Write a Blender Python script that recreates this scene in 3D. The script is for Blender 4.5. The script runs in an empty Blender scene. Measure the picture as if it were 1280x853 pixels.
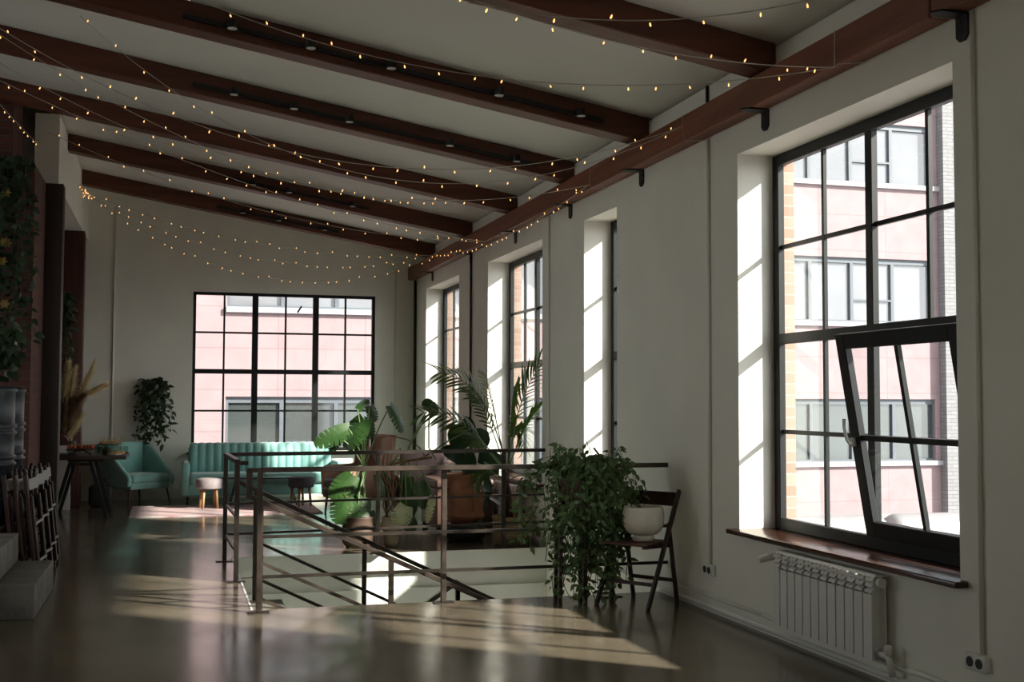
import bpy, bmesh, math, random
from mathutils import Vector, Matrix, Euler

random.seed(11)
sc = bpy.context.scene
COL = sc.collection
PI = math.pi
V = Vector

# ------------------------------------------------------------------ camera
FPX, YAW, PITCH, ROLL = 1469.3, math.radians(16.087), math.radians(2.869), math.radians(0.189)
CAM = V((0, 0, 1.5))
_f = V((math.sin(YAW) * math.cos(PITCH), math.cos(YAW) * math.cos(PITCH), math.sin(PITCH)))
_r = V((math.cos(YAW), -math.sin(YAW), 0))
_u = _r.cross(_f)
_r2 = math.cos(ROLL) * _r + math.sin(ROLL) * _u
_u2 = -math.sin(ROLL) * _r + math.cos(ROLL) * _u
cd = bpy.data.cameras.new('camera'); cam = bpy.data.objects.new('camera', cd); COL.objects.link(cam)
cd.sensor_width = 36; cd.lens = FPX / 1280 * 36; cd.clip_end = 200
mw = Matrix((( _r2.x, _u2.x, -_f.x, CAM.x), (_r2.y, _u2.y, -_f.y, CAM.y), (_r2.z, _u2.z, -_f.z, CAM.z), (0, 0, 0, 1)))
cam.matrix_world = mw
sc.camera = cam

def at(px, py, Y):
    """survey of the photograph: the point at depth Y seen at pixel px, py"""
    d = _r2 * (px - 640) - _u2 * (py - 426.5) + _f * FPX
    return CAM + d * ((Y - CAM.y) / d.y)

def atx(px, py, X):
    d = _r2 * (px - 640) - _u2 * (py - 426.5) + _f * FPX
    return CAM + d * ((X - CAM.x) / d.x)

# ------------------------------------------------------------------ materials
def nodes(name):
    m = bpy.data.materials.new(name); m.use_nodes = True
    nt = m.node_tree; b = nt.nodes['Principled BSDF']
    return m, nt, b

def mat(name, col, rough=.5, metal=0, var=.0, scale=4, bump=0, bscale=40, spec=.5, stretch=(1, 1, 1), col2=None, coord='Object', trans=0):
    m, nt, b = nodes(name)
    c = (*col, 1)
    b.inputs['Base Color'].default_value = c
    b.inputs['Roughness'].default_value = rough
    b.inputs['Metallic'].default_value = metal
    b.inputs['Specular IOR Level'].default_value = spec
    tc = nt.nodes.new('ShaderNodeTexCoord'); mp = nt.nodes.new('ShaderNodeMapping')
    mp.inputs['Scale'].default_value = stretch
    nt.links.new(tc.outputs[coord], mp.inputs['Vector'])
    if var or col2:
        n = nt.nodes.new('ShaderNodeTexNoise'); n.inputs['Scale'].default_value = scale; n.inputs['Detail'].default_value = 6
        nt.links.new(mp.outputs['Vector'], n.inputs['Vector'])
        r = nt.nodes.new('ShaderNodeValToRGB')
        if col2 is None:
            lo = tuple(max(0, x * (1 - var)) for x in col); hi = tuple(min(1, x * (1 + var)) for x in col)
        else:
            lo, hi = col, col2
        r.color_ramp.elements[0].position = .32; r.color_ramp.elements[1].position = .68
        r.color_ramp.elements[0].color = (*lo, 1); r.color_ramp.elements[1].color = (*hi, 1)
        nt.links.new(n.outputs['Fac'], r.inputs['Fac']); nt.links.new(r.outputs['Color'], b.inputs['Base Color'])
    if bump:
        n2 = nt.nodes.new('ShaderNodeTexNoise'); n2.inputs['Scale'].default_value = bscale; n2.inputs['Detail'].default_value = 4
        nt.links.new(mp.outputs['Vector'], n2.inputs['Vector'])
        bp = nt.nodes.new('ShaderNodeBump'); bp.inputs['Strength'].default_value = bump; bp.inputs['Distance'].default_value = .02
        nt.links.new(n2.outputs['Fac'], bp.inputs['Height']); nt.links.new(bp.outputs['Normal'], b.inputs['Normal'])
    if trans:
        tl = nt.nodes.new('ShaderNodeBsdfTranslucent'); tl.inputs['Color'].default_value = (min(1, col[0] * 2.2), min(1, col[1] * 2.2), col[2], 1)
        mx = nt.nodes.new('ShaderNodeMixShader'); mx.inputs['Fac'].default_value = trans
        out = nt.nodes['Material Output']
        nt.links.new(b.outputs[0], mx.inputs[1]); nt.links.new(tl.outputs[0], mx.inputs[2]); nt.links.new(mx.outputs[0], out.inputs['Surface'])
    return m

def brick_mat(name, c1, c2, mortar, scale=1.0, rough=.85, plane='xz'):
    m, nt, b = nodes(name)
    tc = nt.nodes.new('ShaderNodeTexCoord')
    sep = nt.nodes.new('ShaderNodeSeparateXYZ'); nt.links.new(tc.outputs['Object'], sep.inputs[0])
    add = nt.nodes.new('ShaderNodeMath'); add.operation = 'ADD'
    nt.links.new(sep.outputs['X'], add.inputs[0]); nt.links.new(sep.outputs['Y'], add.inputs[1])
    cmb = nt.nodes.new('ShaderNodeCombineXYZ')
    nt.links.new(add.outputs[0], cmb.inputs['X']); nt.links.new(sep.outputs['Z'], cmb.inputs['Y'])
    br = nt.nodes.new('ShaderNodeTexBrick'); nt.links.new(cmb.outputs[0], br.inputs['Vector'])
    br.inputs['Color1'].default_value = (*c1, 1); br.inputs['Color2'].default_value = (*c2, 1); br.inputs['Mortar'].default_value = (*mortar, 1)
    br.inputs['Scale'].default_value = scale; br.inputs['Brick Width'].default_value = .25; br.inputs['Row Height'].default_value = .077
    br.inputs['Mortar Size'].default_value = .006
    nt.links.new(br.outputs['Color'], b.inputs['Base Color'])
    bp = nt.nodes.new('ShaderNodeBump'); bp.inputs['Strength'].default_value = .5; bp.inputs['Distance'].default_value = .01; bp.invert = True
    nt.links.new(br.outputs['Fac'], bp.inputs['Height']); nt.links.new(bp.outputs['Normal'], b.inputs['Normal'])
    b.inputs['Roughness'].default_value = rough
    return m

def wood_mat(name, c1, c2, rough=.45, axis='X', scale=2.5):
    st = {'X': (.35, 6, 6), 'Y': (6, .35, 6), 'Z': (6, 6, .35)}[axis]
    return mat(name, c1, rough, col2=c2, scale=scale, stretch=st, bump=.15, bscale=9)

def glass_mat(name, tint=(1, 1, 1), base=0.03):
    m, nt, b = nodes(name); nt.nodes.remove(b)
    t = nt.nodes.new('ShaderNodeBsdfTransparent'); t.inputs['Color'].default_value = (*tint, 1)
    g = nt.nodes.new('ShaderNodeBsdfGlossy'); g.inputs['Roughness'].default_value = .02
    lw = nt.nodes.new('ShaderNodeLayerWeight'); lw.inputs['Blend'].default_value = .5
    pw = nt.nodes.new('ShaderNodeMath'); pw.operation = 'POWER'; pw.inputs[1].default_value = 5
    fr = nt.nodes.new('ShaderNodeMath'); fr.operation = 'MULTIPLY_ADD'; fr.inputs[1].default_value = .9; fr.inputs[2].default_value = base
    nt.links.new(lw.outputs['Facing'], pw.inputs[0]); nt.links.new(pw.outputs[0], fr.inputs[0])
    mx = nt.nodes.new('ShaderNodeMixShader')
    nt.links.new(fr.outputs[0], mx.inputs['Fac']); nt.links.new(t.outputs[0], mx.inputs[1]); nt.links.new(g.outputs[0], mx.inputs[2])
    nt.links.new(mx.outputs[0], nt.nodes['Material Output'].inputs['Surface'])
    return m

def emit_mat(name, col, s):
    m, nt, b = nodes(name)
    b.inputs['Base Color'].default_value = (*col, 1)
    b.inputs['Emission Color'].default_value = (*col, 1); b.inputs['Emission Strength'].default_value = s
    return m

M = {}
M['plaster'] = mat('white_plaster', (.84, .825, .745), .85, var=.03, scale=2, bump=.12, bscale=60)
M['reveal'] = M['plaster']
M['ceiling'] = mat('ceiling_paint', (.74, .74, .69), .75, var=.05, scale=.7, bump=.05)
M['floor'] = None
M['pit'] = mat('stairwell_paint', (.80, .82, .76), .7, var=.05, scale=2)
M['beam'] = wood_mat('beam_wood', (.075, .020, .010), (.14, .040, .019), .5, 'X')
M['beam_y'] = wood_mat('tie_beam_wood', (.15, .047, .022), (.25, .085, .042), .5, 'Y')
M['black'] = mat('black_metal', (.012, .012, .013), .45, .0, spec=.4)
M['frame'] = mat('window_frame_paint', (.009, .011, .012), .42, var=.1, spec=.3)
M['rail'] = mat('raw_steel', (.035, .030, .028), .36, .6, col2=(.075, .06, .05), scale=7)
M['railrust'] = mat('rusty_steel', (.06, .049, .043), .38, .65, col2=(.125, .095, .078), scale=9)
M['sill'] = wood_mat('sill_wood', (.05, .020, .014), (.09, .036, .023), .2, 'Y')
M['glass'] = glass_mat('window_glass', (.95, .97, .97))
M['white'] = mat('white_enamel', (.78, .78, .76), .35, var=.02)
M['pipe'] = mat('painted_pipe', (.80, .79, .74), .5, var=.04)
M['socket'] = mat('socket_plastic', (.75, .75, .72), .4)
M['dark'] = mat('dark_hole', (.02, .02, .02), .6)
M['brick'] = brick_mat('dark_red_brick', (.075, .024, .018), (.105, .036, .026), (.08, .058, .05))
M['brick_out'] = brick_mat('orange_brick', (.36, .23, .175), (.43, .32, .265), (.42, .37, .33))
M['brick_grey'] = brick_mat('whitewashed_brick', (.22, .22, .23), (.255, .255, .27), (.155, .155, .165), scale=.8)
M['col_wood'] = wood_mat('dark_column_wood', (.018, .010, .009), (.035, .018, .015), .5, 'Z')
M['col_red'] = wood_mat('red_column_wood', (.05, .014, .010), (.09, .026, .018), .5, 'Z')
M['concrete'] = mat('step_concrete', (.13, .122, .105), .75, col2=(.21, .20, .175), scale=5, bump=.3, bscale=25)
M['teal'] = mat('teal_velvet', (.20, .44, .40), .75, col2=(.28, .54, .50), scale=5, spec=.3)
M['teal'].node_tree.nodes['Principled BSDF'].inputs['Sheen Weight'].default_value = .6
M['legmetal'] = mat('bronze_leg', (.16, .09, .06), .4, .6)
M['stool_wood'] = wood_mat('stool_leg_wood', (.36, .19, .08), (.47, .27, .13), .5, 'Z')
M['plush_l'] = mat('pale_plush', (.25, .22, .225), .9, var=.12, scale=12)
M['plush_d'] = mat('dark_plush', (.075, .075, .085), .9, var=.15, scale=12)
M['chairwood'] = wood_mat('dark_chair_wood', (.020, .008, .007), (.045, .017, .013), .4, 'Z')
M['chairslat'] = wood_mat('window_lit_slat', (.26, .25, .24), (.33, .32, .31), .45, 'Y')  # window light on the dark chair wood, put into the slat colour
M['seatedge'] = wood_mat('seat_wood', (.065, .028, .020), (.11, .045, .03), .45, 'X')
M['ceramic'] = mat('aged_white_ceramic', (.80, .74, .63), .5, col2=(.88, .84, .75), scale=9, bump=.1)
M['drum'] = mat('grey_drum_steel', (.035, .042, .052), .38, .35, var=.12, scale=3)
M['table'] = wood_mat('dark_table_top', (.030, .020, .017), (.06, .04, .032), .4, 'X')
M['leaf'] = mat('monstera_leaf', (.02, .058, .015), .34, col2=(.045, .105, .026), scale=5, trans=.07)
M['leafd'] = mat('dark_leaf', (.012, .035, .016), .3, col2=(.025, .06, .024), scale=5, trans=.06)
M['leafpale'] = mat('cream_variegated_leaf', (.45, .54, .26), .45, col2=(.85, .87, .64), scale=9, trans=.25)
M['vine'] = mat('vine_leaf', (.045, .095, .028), .42, col2=(.12, .20, .07), scale=3, trans=.15)
M['ivy'] = mat('ivy_leaf', (.012, .030, .012), .5, col2=(.032, .065, .022), scale=3, trans=.1)
M['palm'] = mat('palm_leaflet', (.06, .12, .03), .42, col2=(.16, .22, .07), scale=4, trans=.18)
M['stem'] = mat('green_stem', (.16, .25, .10), .5)
M['woodstem'] = mat('brown_stem', (.22, .12, .06), .7, var=.3, scale=20)
M['trunk'] = mat('palm_trunk', (.085, .04, .028), .8, var=.35, scale=25, bump=.6)
M['copper'] = mat('copper_urn', (.33, .13, .07), .42, .35, col2=(.50, .23, .13), scale=4)
M['blackpot'] = mat('black_pot', (.016, .016, .018), .4, var=.1)
M['brownpot'] = mat('brown_pot', (.10, .062, .045), .6, var=.2)
M['beigepot'] = mat('beige_pot', (.55, .47, .34), .7, var=.12)
M['soil'] = mat('soil', (.03, .02, .015), .95)
M['suede'] = mat('brown_suede', (.42, .25, .18), .75, var=.15, scale=5)
M['leather'] = mat('dark_purple_leather', (.085, .060, .062), .42, var=.2, scale=6)
M['leatherb'] = mat('brown_trunk_leather', (.11, .062, .048), .45, var=.2, scale=5)
M['pampas'] = mat('pampas_plume', (.82, .68, .50), .95, col2=(.93, .83, .67), scale=8, trans=.2)
M['pampasd'] = mat('dark_pampas_plume', (.24, .15, .085), .95, col2=(.38, .25, .15), scale=8)
M['wire'] = mat('string_wire', (.52, .50, .44), .5)
M['bulb'] = emit_mat('warm_fairy_bulb', (1.0, .50, .17), .45)
M['lens'] = mat('spot_lens', (.8, .8, .78), .2)
M['food_r'] = mat('berries', (.38, .05, .025), .4, col2=(.55, .14, .05), scale=30)
M['food_o'] = mat('orange_snack', (.75, .33, .06), .5, var=.2, scale=30)
M['food_y'] = mat('canape_bread', (.62, .43, .2), .7, var=.2, scale=30)
M['plate'] = mat('white_plate', (.72, .72, .70), .3)
M['jar'] = glass_mat('jar_glass', (.75, .8, .76))
M['green_in'] = mat('jar_contents', (.12, .15, .07), .6, var=.3, scale=25)
M['yellow'] = mat('yellow_blossom', (.22, .14, .02), .6)
M['stringbag'] = mat('dark_bag', (.012, .012, .014), .6)
M['ducts'] = mat('foil_duct', (.34, .33, .34), .45, .3, var=.08, scale=6)
M['roofing'] = mat('pale_roofing', (.36, .345, .355), .8, var=.08, scale=2)
M['fac_frame'] = mat('facade_window_frame', (.12, .14, .165), .5)
M['fac_grey'] = mat('facade_ledge', (.36, .345, .37), .6)

# polished concrete floor
m, nt, b = nodes('polished_concrete'); M['floor'] = m
tc = nt.nodes.new('ShaderNodeTexCoord')
n1 = nt.nodes.new('ShaderNodeTexNoise'); n1.inputs['Scale'].default_value = .9; n1.inputs['Detail'].default_value = 8; n1.inputs['Roughness'].default_value = .65
n2 = nt.nodes.new('ShaderNodeTexNoise'); n2.inputs['Scale'].default_value = 1.6; n2.inputs['Detail'].default_value = 6
for n in (n1, n2): nt.links.new(tc.outputs['Object'], n.inputs['Vector'])
r1 = nt.nodes.new('ShaderNodeValToRGB')
r1.color_ramp.elements[0].position = .3; r1.color_ramp.elements[1].position = .72
r1.color_ramp.elements[0].color = (.105, .086, .062, 1); r1.color_ramp.elements[1].color = (.20, .165, .118, 1)
nt.links.new(n1.outputs['Fac'], r1.inputs['Fac']); nt.links.new(r1.outputs['Color'], b.inputs['Base Color'])
r2 = nt.nodes.new('ShaderNodeMapRange'); r2.inputs['From Min'].default_value = .3; r2.inputs['From Max'].default_value = .7
r2.inputs['To Min'].default_value = .13; r2.inputs['To Max'].default_value = .21
nt.links.new(n2.outputs['Fac'], r2.inputs['Value']); nt.links.new(r2.outputs[0], b.inputs['Roughness'])
bp = nt.nodes.new('ShaderNodeBump'); bp.inputs['Strength'].default_value = .05; bp.inputs['Distance'].default_value = .02
n3 = nt.nodes.new('ShaderNodeTexNoise'); n3.inputs['Scale'].default_value = 3; n3.inputs['Detail'].default_value = 3
nt.links.new(tc.outputs['Object'], n3.inputs['Vector']); nt.links.new(n3.outputs['Fac'], bp.inputs['Height']); nt.links.new(bp.outputs['Normal'], b.inputs['Normal'])
b.inputs['Specular IOR Level'].default_value = .9

# pink panels with seams
m, nt, b = nodes('pink_panels'); M['pink'] = m
tc = nt.nodes.new('ShaderNodeTexCoord'); sep = nt.nodes.new('ShaderNodeSeparateXYZ'); cmb = nt.nodes.new('ShaderNodeCombineXYZ')
nt.links.new(tc.outputs['Object'], sep.inputs[0]); nt.links.new(sep.outputs['X'], cmb.inputs['X']); nt.links.new(sep.outputs['Z'], cmb.inputs['Y'])
mpn = nt.nodes.new('ShaderNodeMapping'); mpn.inputs['Location'].default_value = (.1, .6, 0); nt.links.new(cmb.outputs[0], mpn.inputs['Vector'])
br = nt.nodes.new('ShaderNodeTexBrick'); nt.links.new(mpn.outputs[0], br.inputs['Vector'])
br.offset = 0; br.inputs['Scale'].default_value = 1; br.inputs['Brick Width'].default_value = 1.9; br.inputs['Row Height'].default_value = .9; br.inputs['Mortar Size'].default_value = .012
br.inputs['Color1'].default_value = (.315, .23, .245, 1); br.inputs['Color2'].default_value = (.33, .245, .26, 1); br.inputs['Mortar'].default_value = (.26, .185, .195, 1)
n1 = nt.nodes.new('ShaderNodeTexNoise'); n1.inputs['Scale'].default_value = 2.5; n1.inputs['Detail'].default_value = 6
nt.links.new(tc.outputs['Object'], n1.inputs['Vector'])
mx = nt.nodes.new('ShaderNodeMix'); mx.data_type = 'RGBA'; mx.blend_type = 'SOFT_LIGHT'; mx.inputs['Factor'].default_value = .25
nt.links.new(br.outputs['Color'], mx.inputs[6]); nt.links.new(n1.outputs['Fac'], mx.inputs[7]); nt.links.new(mx.outputs[2], b.inputs['Base Color'])
b.inputs['Roughness'].default_value = .8

# striped rug
m, nt, b = nodes('striped_rug'); M['rug'] = m
tc = nt.nodes.new('ShaderNodeTexCoord'); mpn = nt.nodes.new('ShaderNodeMapping'); mpn.inputs['Scale'].default_value = (.6, 9, 1)
nt.links.new(tc.outputs['Object'], mpn.inputs['Vector'])
n1 = nt.nodes.new('ShaderNodeTexNoise'); n1.inputs['Scale'].default_value = 1.3; n1.inputs['Detail'].default_value = 3; nt.links.new(mpn.outputs[0], n1.inputs['Vector'])
rr = nt.nodes.new('ShaderNodeValToRGB'); e = rr.color_ramp.elements
e[0].position = .3; e[0].color = (.28, .24, .25, 1); e[1].position = .7; e[1].color = (.52, .40, .40, 1)
for p, c in ((.42, (.50, .46, .44, 1)), (.5, (.46, .22, .24, 1)), (.56, (.55, .47, .46, 1)), (.62, (.42, .27, .30, 1))):
    x = e.new(p); x.color = c
nt.links.new(n1.outputs['Fac'], rr.inputs['Fac']); nt.links.new(rr.outputs['Color'], b.inputs['Base Color']); b.inputs['Roughness'].default_value = .95

# wicker
m, nt, b = nodes('wicker'); M['wicker'] = m
tc = nt.nodes.new('ShaderNodeTexCoord'); ch = nt.nodes.new('ShaderNodeTexWave'); ch.bands_direction = 'Z'; ch.inputs['Scale'].default_value = 14; ch.inputs['Distortion'].default_value = 3; ch.inputs['Detail Scale'].default_value = 6
nt.links.new(tc.outputs['Object'], ch.inputs['Vector']); rr = nt.nodes.new('ShaderNodeValToRGB')
rr.color_ramp.elements[0].color = (.24, .16, .08, 1); rr.color_ramp.elements[1].color = (.48, .36, .2, 1)
nt.links.new(ch.outputs['Fac'], rr.inputs['Fac']); nt.links.new(rr.outputs['Color'], b.inputs['Base Color'])
bp = nt.nodes.new('ShaderNodeBump'); bp.inputs['Strength'].default_value = .6; bp.inputs['Distance'].default_value = .01
nt.links.new(ch.outputs['Fac'], bp.inputs['Height']); nt.links.new(bp.outputs['Normal'], b.inputs['Normal']); b.inputs['Roughness'].default_value = .8

def facade_glass(name, col):
    m, nt, b = nodes(name)
    b.inputs['Base Color'].default_value = (*col, 1); b.inputs['Roughness'].default_value = .08; b.inputs['Specular IOR Level'].default_value = 1.0
    b.inputs['IOR'].default_value = 1.6
    tc = nt.nodes.new('ShaderNodeTexCoord'); n = nt.nodes.new('ShaderNodeTexNoise'); n.inputs['Scale'].default_value = .8
    nt.links.new(tc.outputs['Object'], n.inputs['Vector'])
    r = nt.nodes.new('ShaderNodeValToRGB'); r.color_ramp.elements[0].color = tuple(c * .7 for c in col) + (1,); r.color_ramp.elements[1].color = tuple(c * 1.3 for c in col) + (1,)
    nt.links.new(n.outputs['Fac'], r.inputs['Fac']); nt.links.new(r.outputs['Color'], b.inputs['Base Color'])
    return m
M['fglass_hi'] = facade_glass('facade_glass_sky', (.18, .185, .205))  # sky reflection of the upper panes put into their base colour
M['fglass_lo'] = facade_glass('facade_glass_dark', (.065, .078, .078))

# ------------------------------------------------------------------ mesh builder
class MB:
    def __init__(s): s.bm = bmesh.new()
    def box(s, a, b_):
        x0, y0, z0 = a; x1, y1, z1 = b_
        vs = [s.bm.verts.new(p) for p in ((x0,y0,z0),(x1,y0,z0),(x1,y1,z0),(x0,y1,z0),(x0,y0,z1),(x1,y0,z1),(x1,y1,z1),(x0,y1,z1))]
        for f in ((3,2,1,0),(4,5,6,7),(0,1,5,4),(1,2,6,5),(2,3,7,6),(3,0,4,7)): s.bm.faces.new([vs[i] for i in f])
        return s
    def hexa(s, pts):
        vs = [s.bm.verts.new(p) for p in pts]
        for f in ((3,2,1,0),(4,5,6,7),(0,1,5,4),(1,2,6,5),(2,3,7,6),(3,0,4,7)): s.bm.faces.new([vs[i] for i in f])
        return s
    def bar(s, p, q, w, h=None, up=(0, 0, 1)):
        p, q = V(p), V(q); h = h or w
        d = (q - p).normalized(); u = V(up)
        if abs(d.dot(u)) > .98: u = V((0, 1, 0)) if abs(d.y) < .9 else V((1, 0, 0))
        r = d.cross(u).normalized(); u = r.cross(d)
        c = [(-w/2, -h/2), (w/2, -h/2), (w/2, h/2), (-w/2, h/2)]
        return s.hexa([p + r*a + u*b_ for a, b_ in c] + [q + r*a + u*b_ for a, b_ in c])
    def tube(s, pts, r, seg=8, r2=None, cap=True):
        pts = [V(p) for p in pts]; n = len(pts); rings = []; u = None
        for i, p in enumerate(pts):
            d = (pts[min(i+1, n-1)] - pts[max(i-1, 0)])
            d = d.normalized() if d.length > 1e-9 else V((0, 0, 1))
            if u is None: u = d.orthogonal().normalized()
            else:
                u = u - d * u.dot(d)
                u = u.normalized() if u.length > 1e-6 else d.orthogonal().normalized()
            w = d.cross(u); rad = r if r2 is None else r + (r2 - r) * i / max(1, n-1)
            if callable(r): rad = r(i / max(1, n-1))
            rings.append([s.bm.verts.new(p + (u*math.cos(2*PI*k/seg) + w*math.sin(2*PI*k/seg))*rad) for k in range(seg)])
        for a, b_ in zip(rings, rings[1:]):
            for k in range(seg): s.bm.faces.new((a[k], a[(k+1) % seg], b_[(k+1) % seg], b_[k]))
        if cap and seg > 2:
            s.bm.faces.new(rings[0][::-1]); s.bm.faces.new(rings[-1])
        return s
    def lathe(s, prof, c=(0, 0, 0), seg=32, sx=1, sy=1):
        rings = []
        for r, z in prof:
            rings.append([s.bm.verts.new((c[0]+max(r, 1e-4)*sx*math.cos(2*PI*k/seg), c[1]+max(r, 1e-4)*sy*math.sin(2*PI*k/seg), c[2]+z)) for k in range(seg)])
        for a, b_ in zip(rings, rings[1:]):
            for k in range(seg): s.bm.faces.new((a[k], a[(k+1) % seg], b_[(k+1) % seg], b_[k]))
        if prof[0][0] > 1e-3: s.bm.faces.new(rings[0][::-1])
        if prof[-1][0] > 1e-3: s.bm.faces.new(rings[-1])
        return s
    def ball(s, c, r, seg=8, sz=1):
        return s.lathe([(r*math.sin(PI*i/6), -r*sz*math.cos(PI*i/6)) for i in range(7)], c, seg)
    def poly(s, pts, d):
        """prism: polygon pts extruded by vector d"""
        a = [s.bm.verts.new(p) for p in pts]; b_ = [s.bm.verts.new(V(p) + V(d)) for p in pts]
        n = len(pts)
        s.bm.faces.new(a[::-1]); s.bm.faces.new(b_)
        for i in range(n): s.bm.faces.new((a[i], a[(i+1) % n], b_[(i+1) % n], b_[i]))
        return s
    def strip(s, rows):
        g = [[s.bm.verts.new(p) for p in r] for r in rows]
        for a, b_ in zip(g, g[1:]):
            for i in range(len(a)-1): s.bm.faces.new((a[i], a[i+1], b_[i+1], b_[i]))
        return s
    def build(s, name, m, parent=None, smooth=False, bevel=0, seg=2, sub=0, solid=0, recalc=True):
        if recalc: bmesh.ops.recalc_face_normals(s.bm, faces=s.bm.faces)
        me = bpy.data.meshes.new(name); s.bm.to_mesh(me); s.bm.free()
        for mm in (m if isinstance(m, (list, tuple)) else [m]): me.materials.append(mm)
        o = bpy.data.objects.new(name, me); COL.objects.link(o)
        if parent is not None: o.parent = parent
        if smooth:
            for p in me.polygons: p.use_smooth = True
        if bevel:
            bv = o.modifiers.new('bevel', 'BEVEL'); bv.width = bevel; bv.segments = seg; bv.limit_method = 'ANGLE'; bv.harden_normals = False
            if seg > 1:
                for p in me.polygons: p.use_smooth = True
        if solid:
            sm = o.modifiers.new('solid', 'SOLIDIFY'); sm.thickness = solid; sm.offset = 0
        if sub:
            ss = o.modifiers.new('sub', 'SUBSURF'); ss.levels = sub; ss.render_levels = sub
        return o

def tag(o, label=None, cat=None, group=None, kind=None):
    if label: o['label'] = label
    if cat: o['category'] = cat
    if group: o['group'] = group
    if kind: o['kind'] = kind
    return o
def struct(o): o['kind'] = 'structure'; return o
def empty(name, loc=(0, 0, 0), rz=0, label=None, cat=None, group=None):
    o = bpy.data.objects.new(name, None); COL.objects.link(o); o.location = loc; o.rotation_euler = (0, 0, rz)
    o.empty_display_size = .1
    return tag(o, label, cat, group)
def copy_tree(o, parent=None):
    c = o.copy(); COL.objects.link(c)
    if parent is not None: c.parent = parent
    for ch in list(o.children): copy_tree(ch, c)
    return c

# ------------------------------------------------------------------ the room
XR, YF = 3.70, 18.40           # right wall, far wall
PX0, PY0, PY1 = .573, 8.63, 11.50   # stairwell opening
XL, YB = -4.6, -4.0
def ceil_z(x): return 3.80 + .169 * (XR - x)
def raf_z(x): return 3.60 + .169 * (XR - x)

b = MB()
b.box((XL, YB, -.2), (4.12, PY0, 0)); b.box((XL, PY1, -.2), (4.12, YF + .3, 0)); b.box((XL, PY0, -.2), (PX0, PY1, 0))
struct(b.build('floor', M['floor']))
# sloping ceiling slab
b = MB()
b.hexa([(XL-.2, YB-.2, ceil_z(XL-.2)), (4.3, YB-.2, ceil_z(4.3)), (4.3, YF+.3, ceil_z(4.3)), (XL-.2, YF+.3, ceil_z(XL-.2)),
        (XL-.2, YB-.2, ceil_z(XL-.2)+.2), (4.3, YB-.2, ceil_z(4.3)+.2), (4.3, YF+.3, ceil_z(4.3)+.2), (XL-.2, YF+.3, ceil_z(XL-.2)+.2)])
struct(b.build('ceiling', M['ceiling']))

# right wall with window openings
WIN = {1: (4.94, 7.26), 2: (9.54, 10.39), 3: (11.69, 13.90), 4: (15.42, 17.56), 5: (-.2, 1.7), 6: (-3.4, -1.4)}
WZ0, WZ1 = .63, 3.19
LOW = (9.0, 11.2, -2.7, -.45)  # unseen lower opening, added to bring daylight into the stairwell
def holes_wall(b, fixed0, fixed1, lo, hi, z0, z1, holes, axis):
    """slab with openings (a0, a1, z0, z1) along one axis"""
    def bx(a0, a1, c0, c1):
        if axis == 'y': b.box((fixed0, a0, c0), (fixed1, a1, c1))
        else: b.box((a0, fixed0, c0), (a1, fixed1, c1))
    cur = lo
    for a0, a1, c0, c1 in sorted(holes):
        bx(cur, a0, z0, z1)
        bx(a0, a1, z0, c0); bx(a0, a1, c1, z1); cur = a1
    bx(cur, hi, z0, z1)
b = MB(); holes_wall(b, XR, 4.0, YB, YF + .3, -.2, 3.78, [(a, c, WZ0, WZ1) for a, c in WIN.values()], 'y'); holes_wall(b, XR, 4.0, YB, YF + .3, -3.3, -.2, [LOW], 'y')
wr = struct(b.build('wall_right', M['plaster']))
b = MB(); holes_wall(b, 4.0, 4.12, YB, YF + .3, -3.3, -.2, [LOW], 'y'); holes_wall(b, 4.0, 4.12, YB, YF + .3, -.2, 3.74, [(a + .02, c - .02, WZ0 + .02, WZ1 - .02) for a, c in WIN.values()], 'y')
b.build('outer_brick', M['brick_out'], wr)
# far wall
FW = (.28, 3.06, .70, 3.13)
b = MB(); holes_wall(b, YF, YF + .26, -4.6, 4.0, -.2, 3.75, [FW], 'x')
b.poly([(-4.6, YF, 3.75), (4.0, YF, 3.75), (4.0, YF, ceil_z(4.0)+.05), (-4.6, YF, ceil_z(-4.6)+.05)], (0, .26, 0))
struct(b.build('wall_far', M['plaster']))
# back wall, behind the photographer, with an unseen window opening added for daylight
b = MB(); holes_wall(b, YB - .25, YB, XL, 4.12, -.2, 3.75, [(-2.2, -1.0, .9, 2.6)], 'x')
b.poly([(XL, YB-.25, 3.75), (4.12, YB-.25, 3.75), (4.12, YB-.25, ceil_z(4.12)+.05), (XL, YB-.25, ceil_z(XL)+.05)], (0, .25, 0))
struct(b.build('wall_back', M['plaster']))
LW = [(8.4, 12.3)]  # unseen opening, added so daylight comes in from the left
b = MB(); holes_wall(b, XL - .25, XL, YB - .25, YF + .3, -.2, ceil_z(XL) + .05, [(a, c, .6, 4.3) for a, c in LW], 'y'); struct(b.build('wall_left', M['plaster']))
for k, (a, c) in enumerate(LW):
    root = struct(empty('window_%d' % (9 + k), (0, 0, 0)))  # added window filling the unseen left opening
    b = MB()
    for y in (a, (a + c) / 2 - .03, c - .06): b.box((XL - .16, y, .6), (XL - .1, y + .06, 4.3))
    for z in (.6, 1.9, 3.1, 4.24): b.box((XL - .159, a, z), (XL - .101, c, z + .06))
    b.build('window_frame', M['frame'], root)
    b = MB(); b.box((XL - .135, a + .02, .62), (XL - .129, c - .02, 4.28)); b.build('pane', M['glass'], root)
# lintel wall over the openings at the far left
b = MB(); b.box((-1.49, 13.66, 3.84), (-1.24, YF, 4.62)); struct(b.build('wall_left_lintel', M['plaster']))
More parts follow.
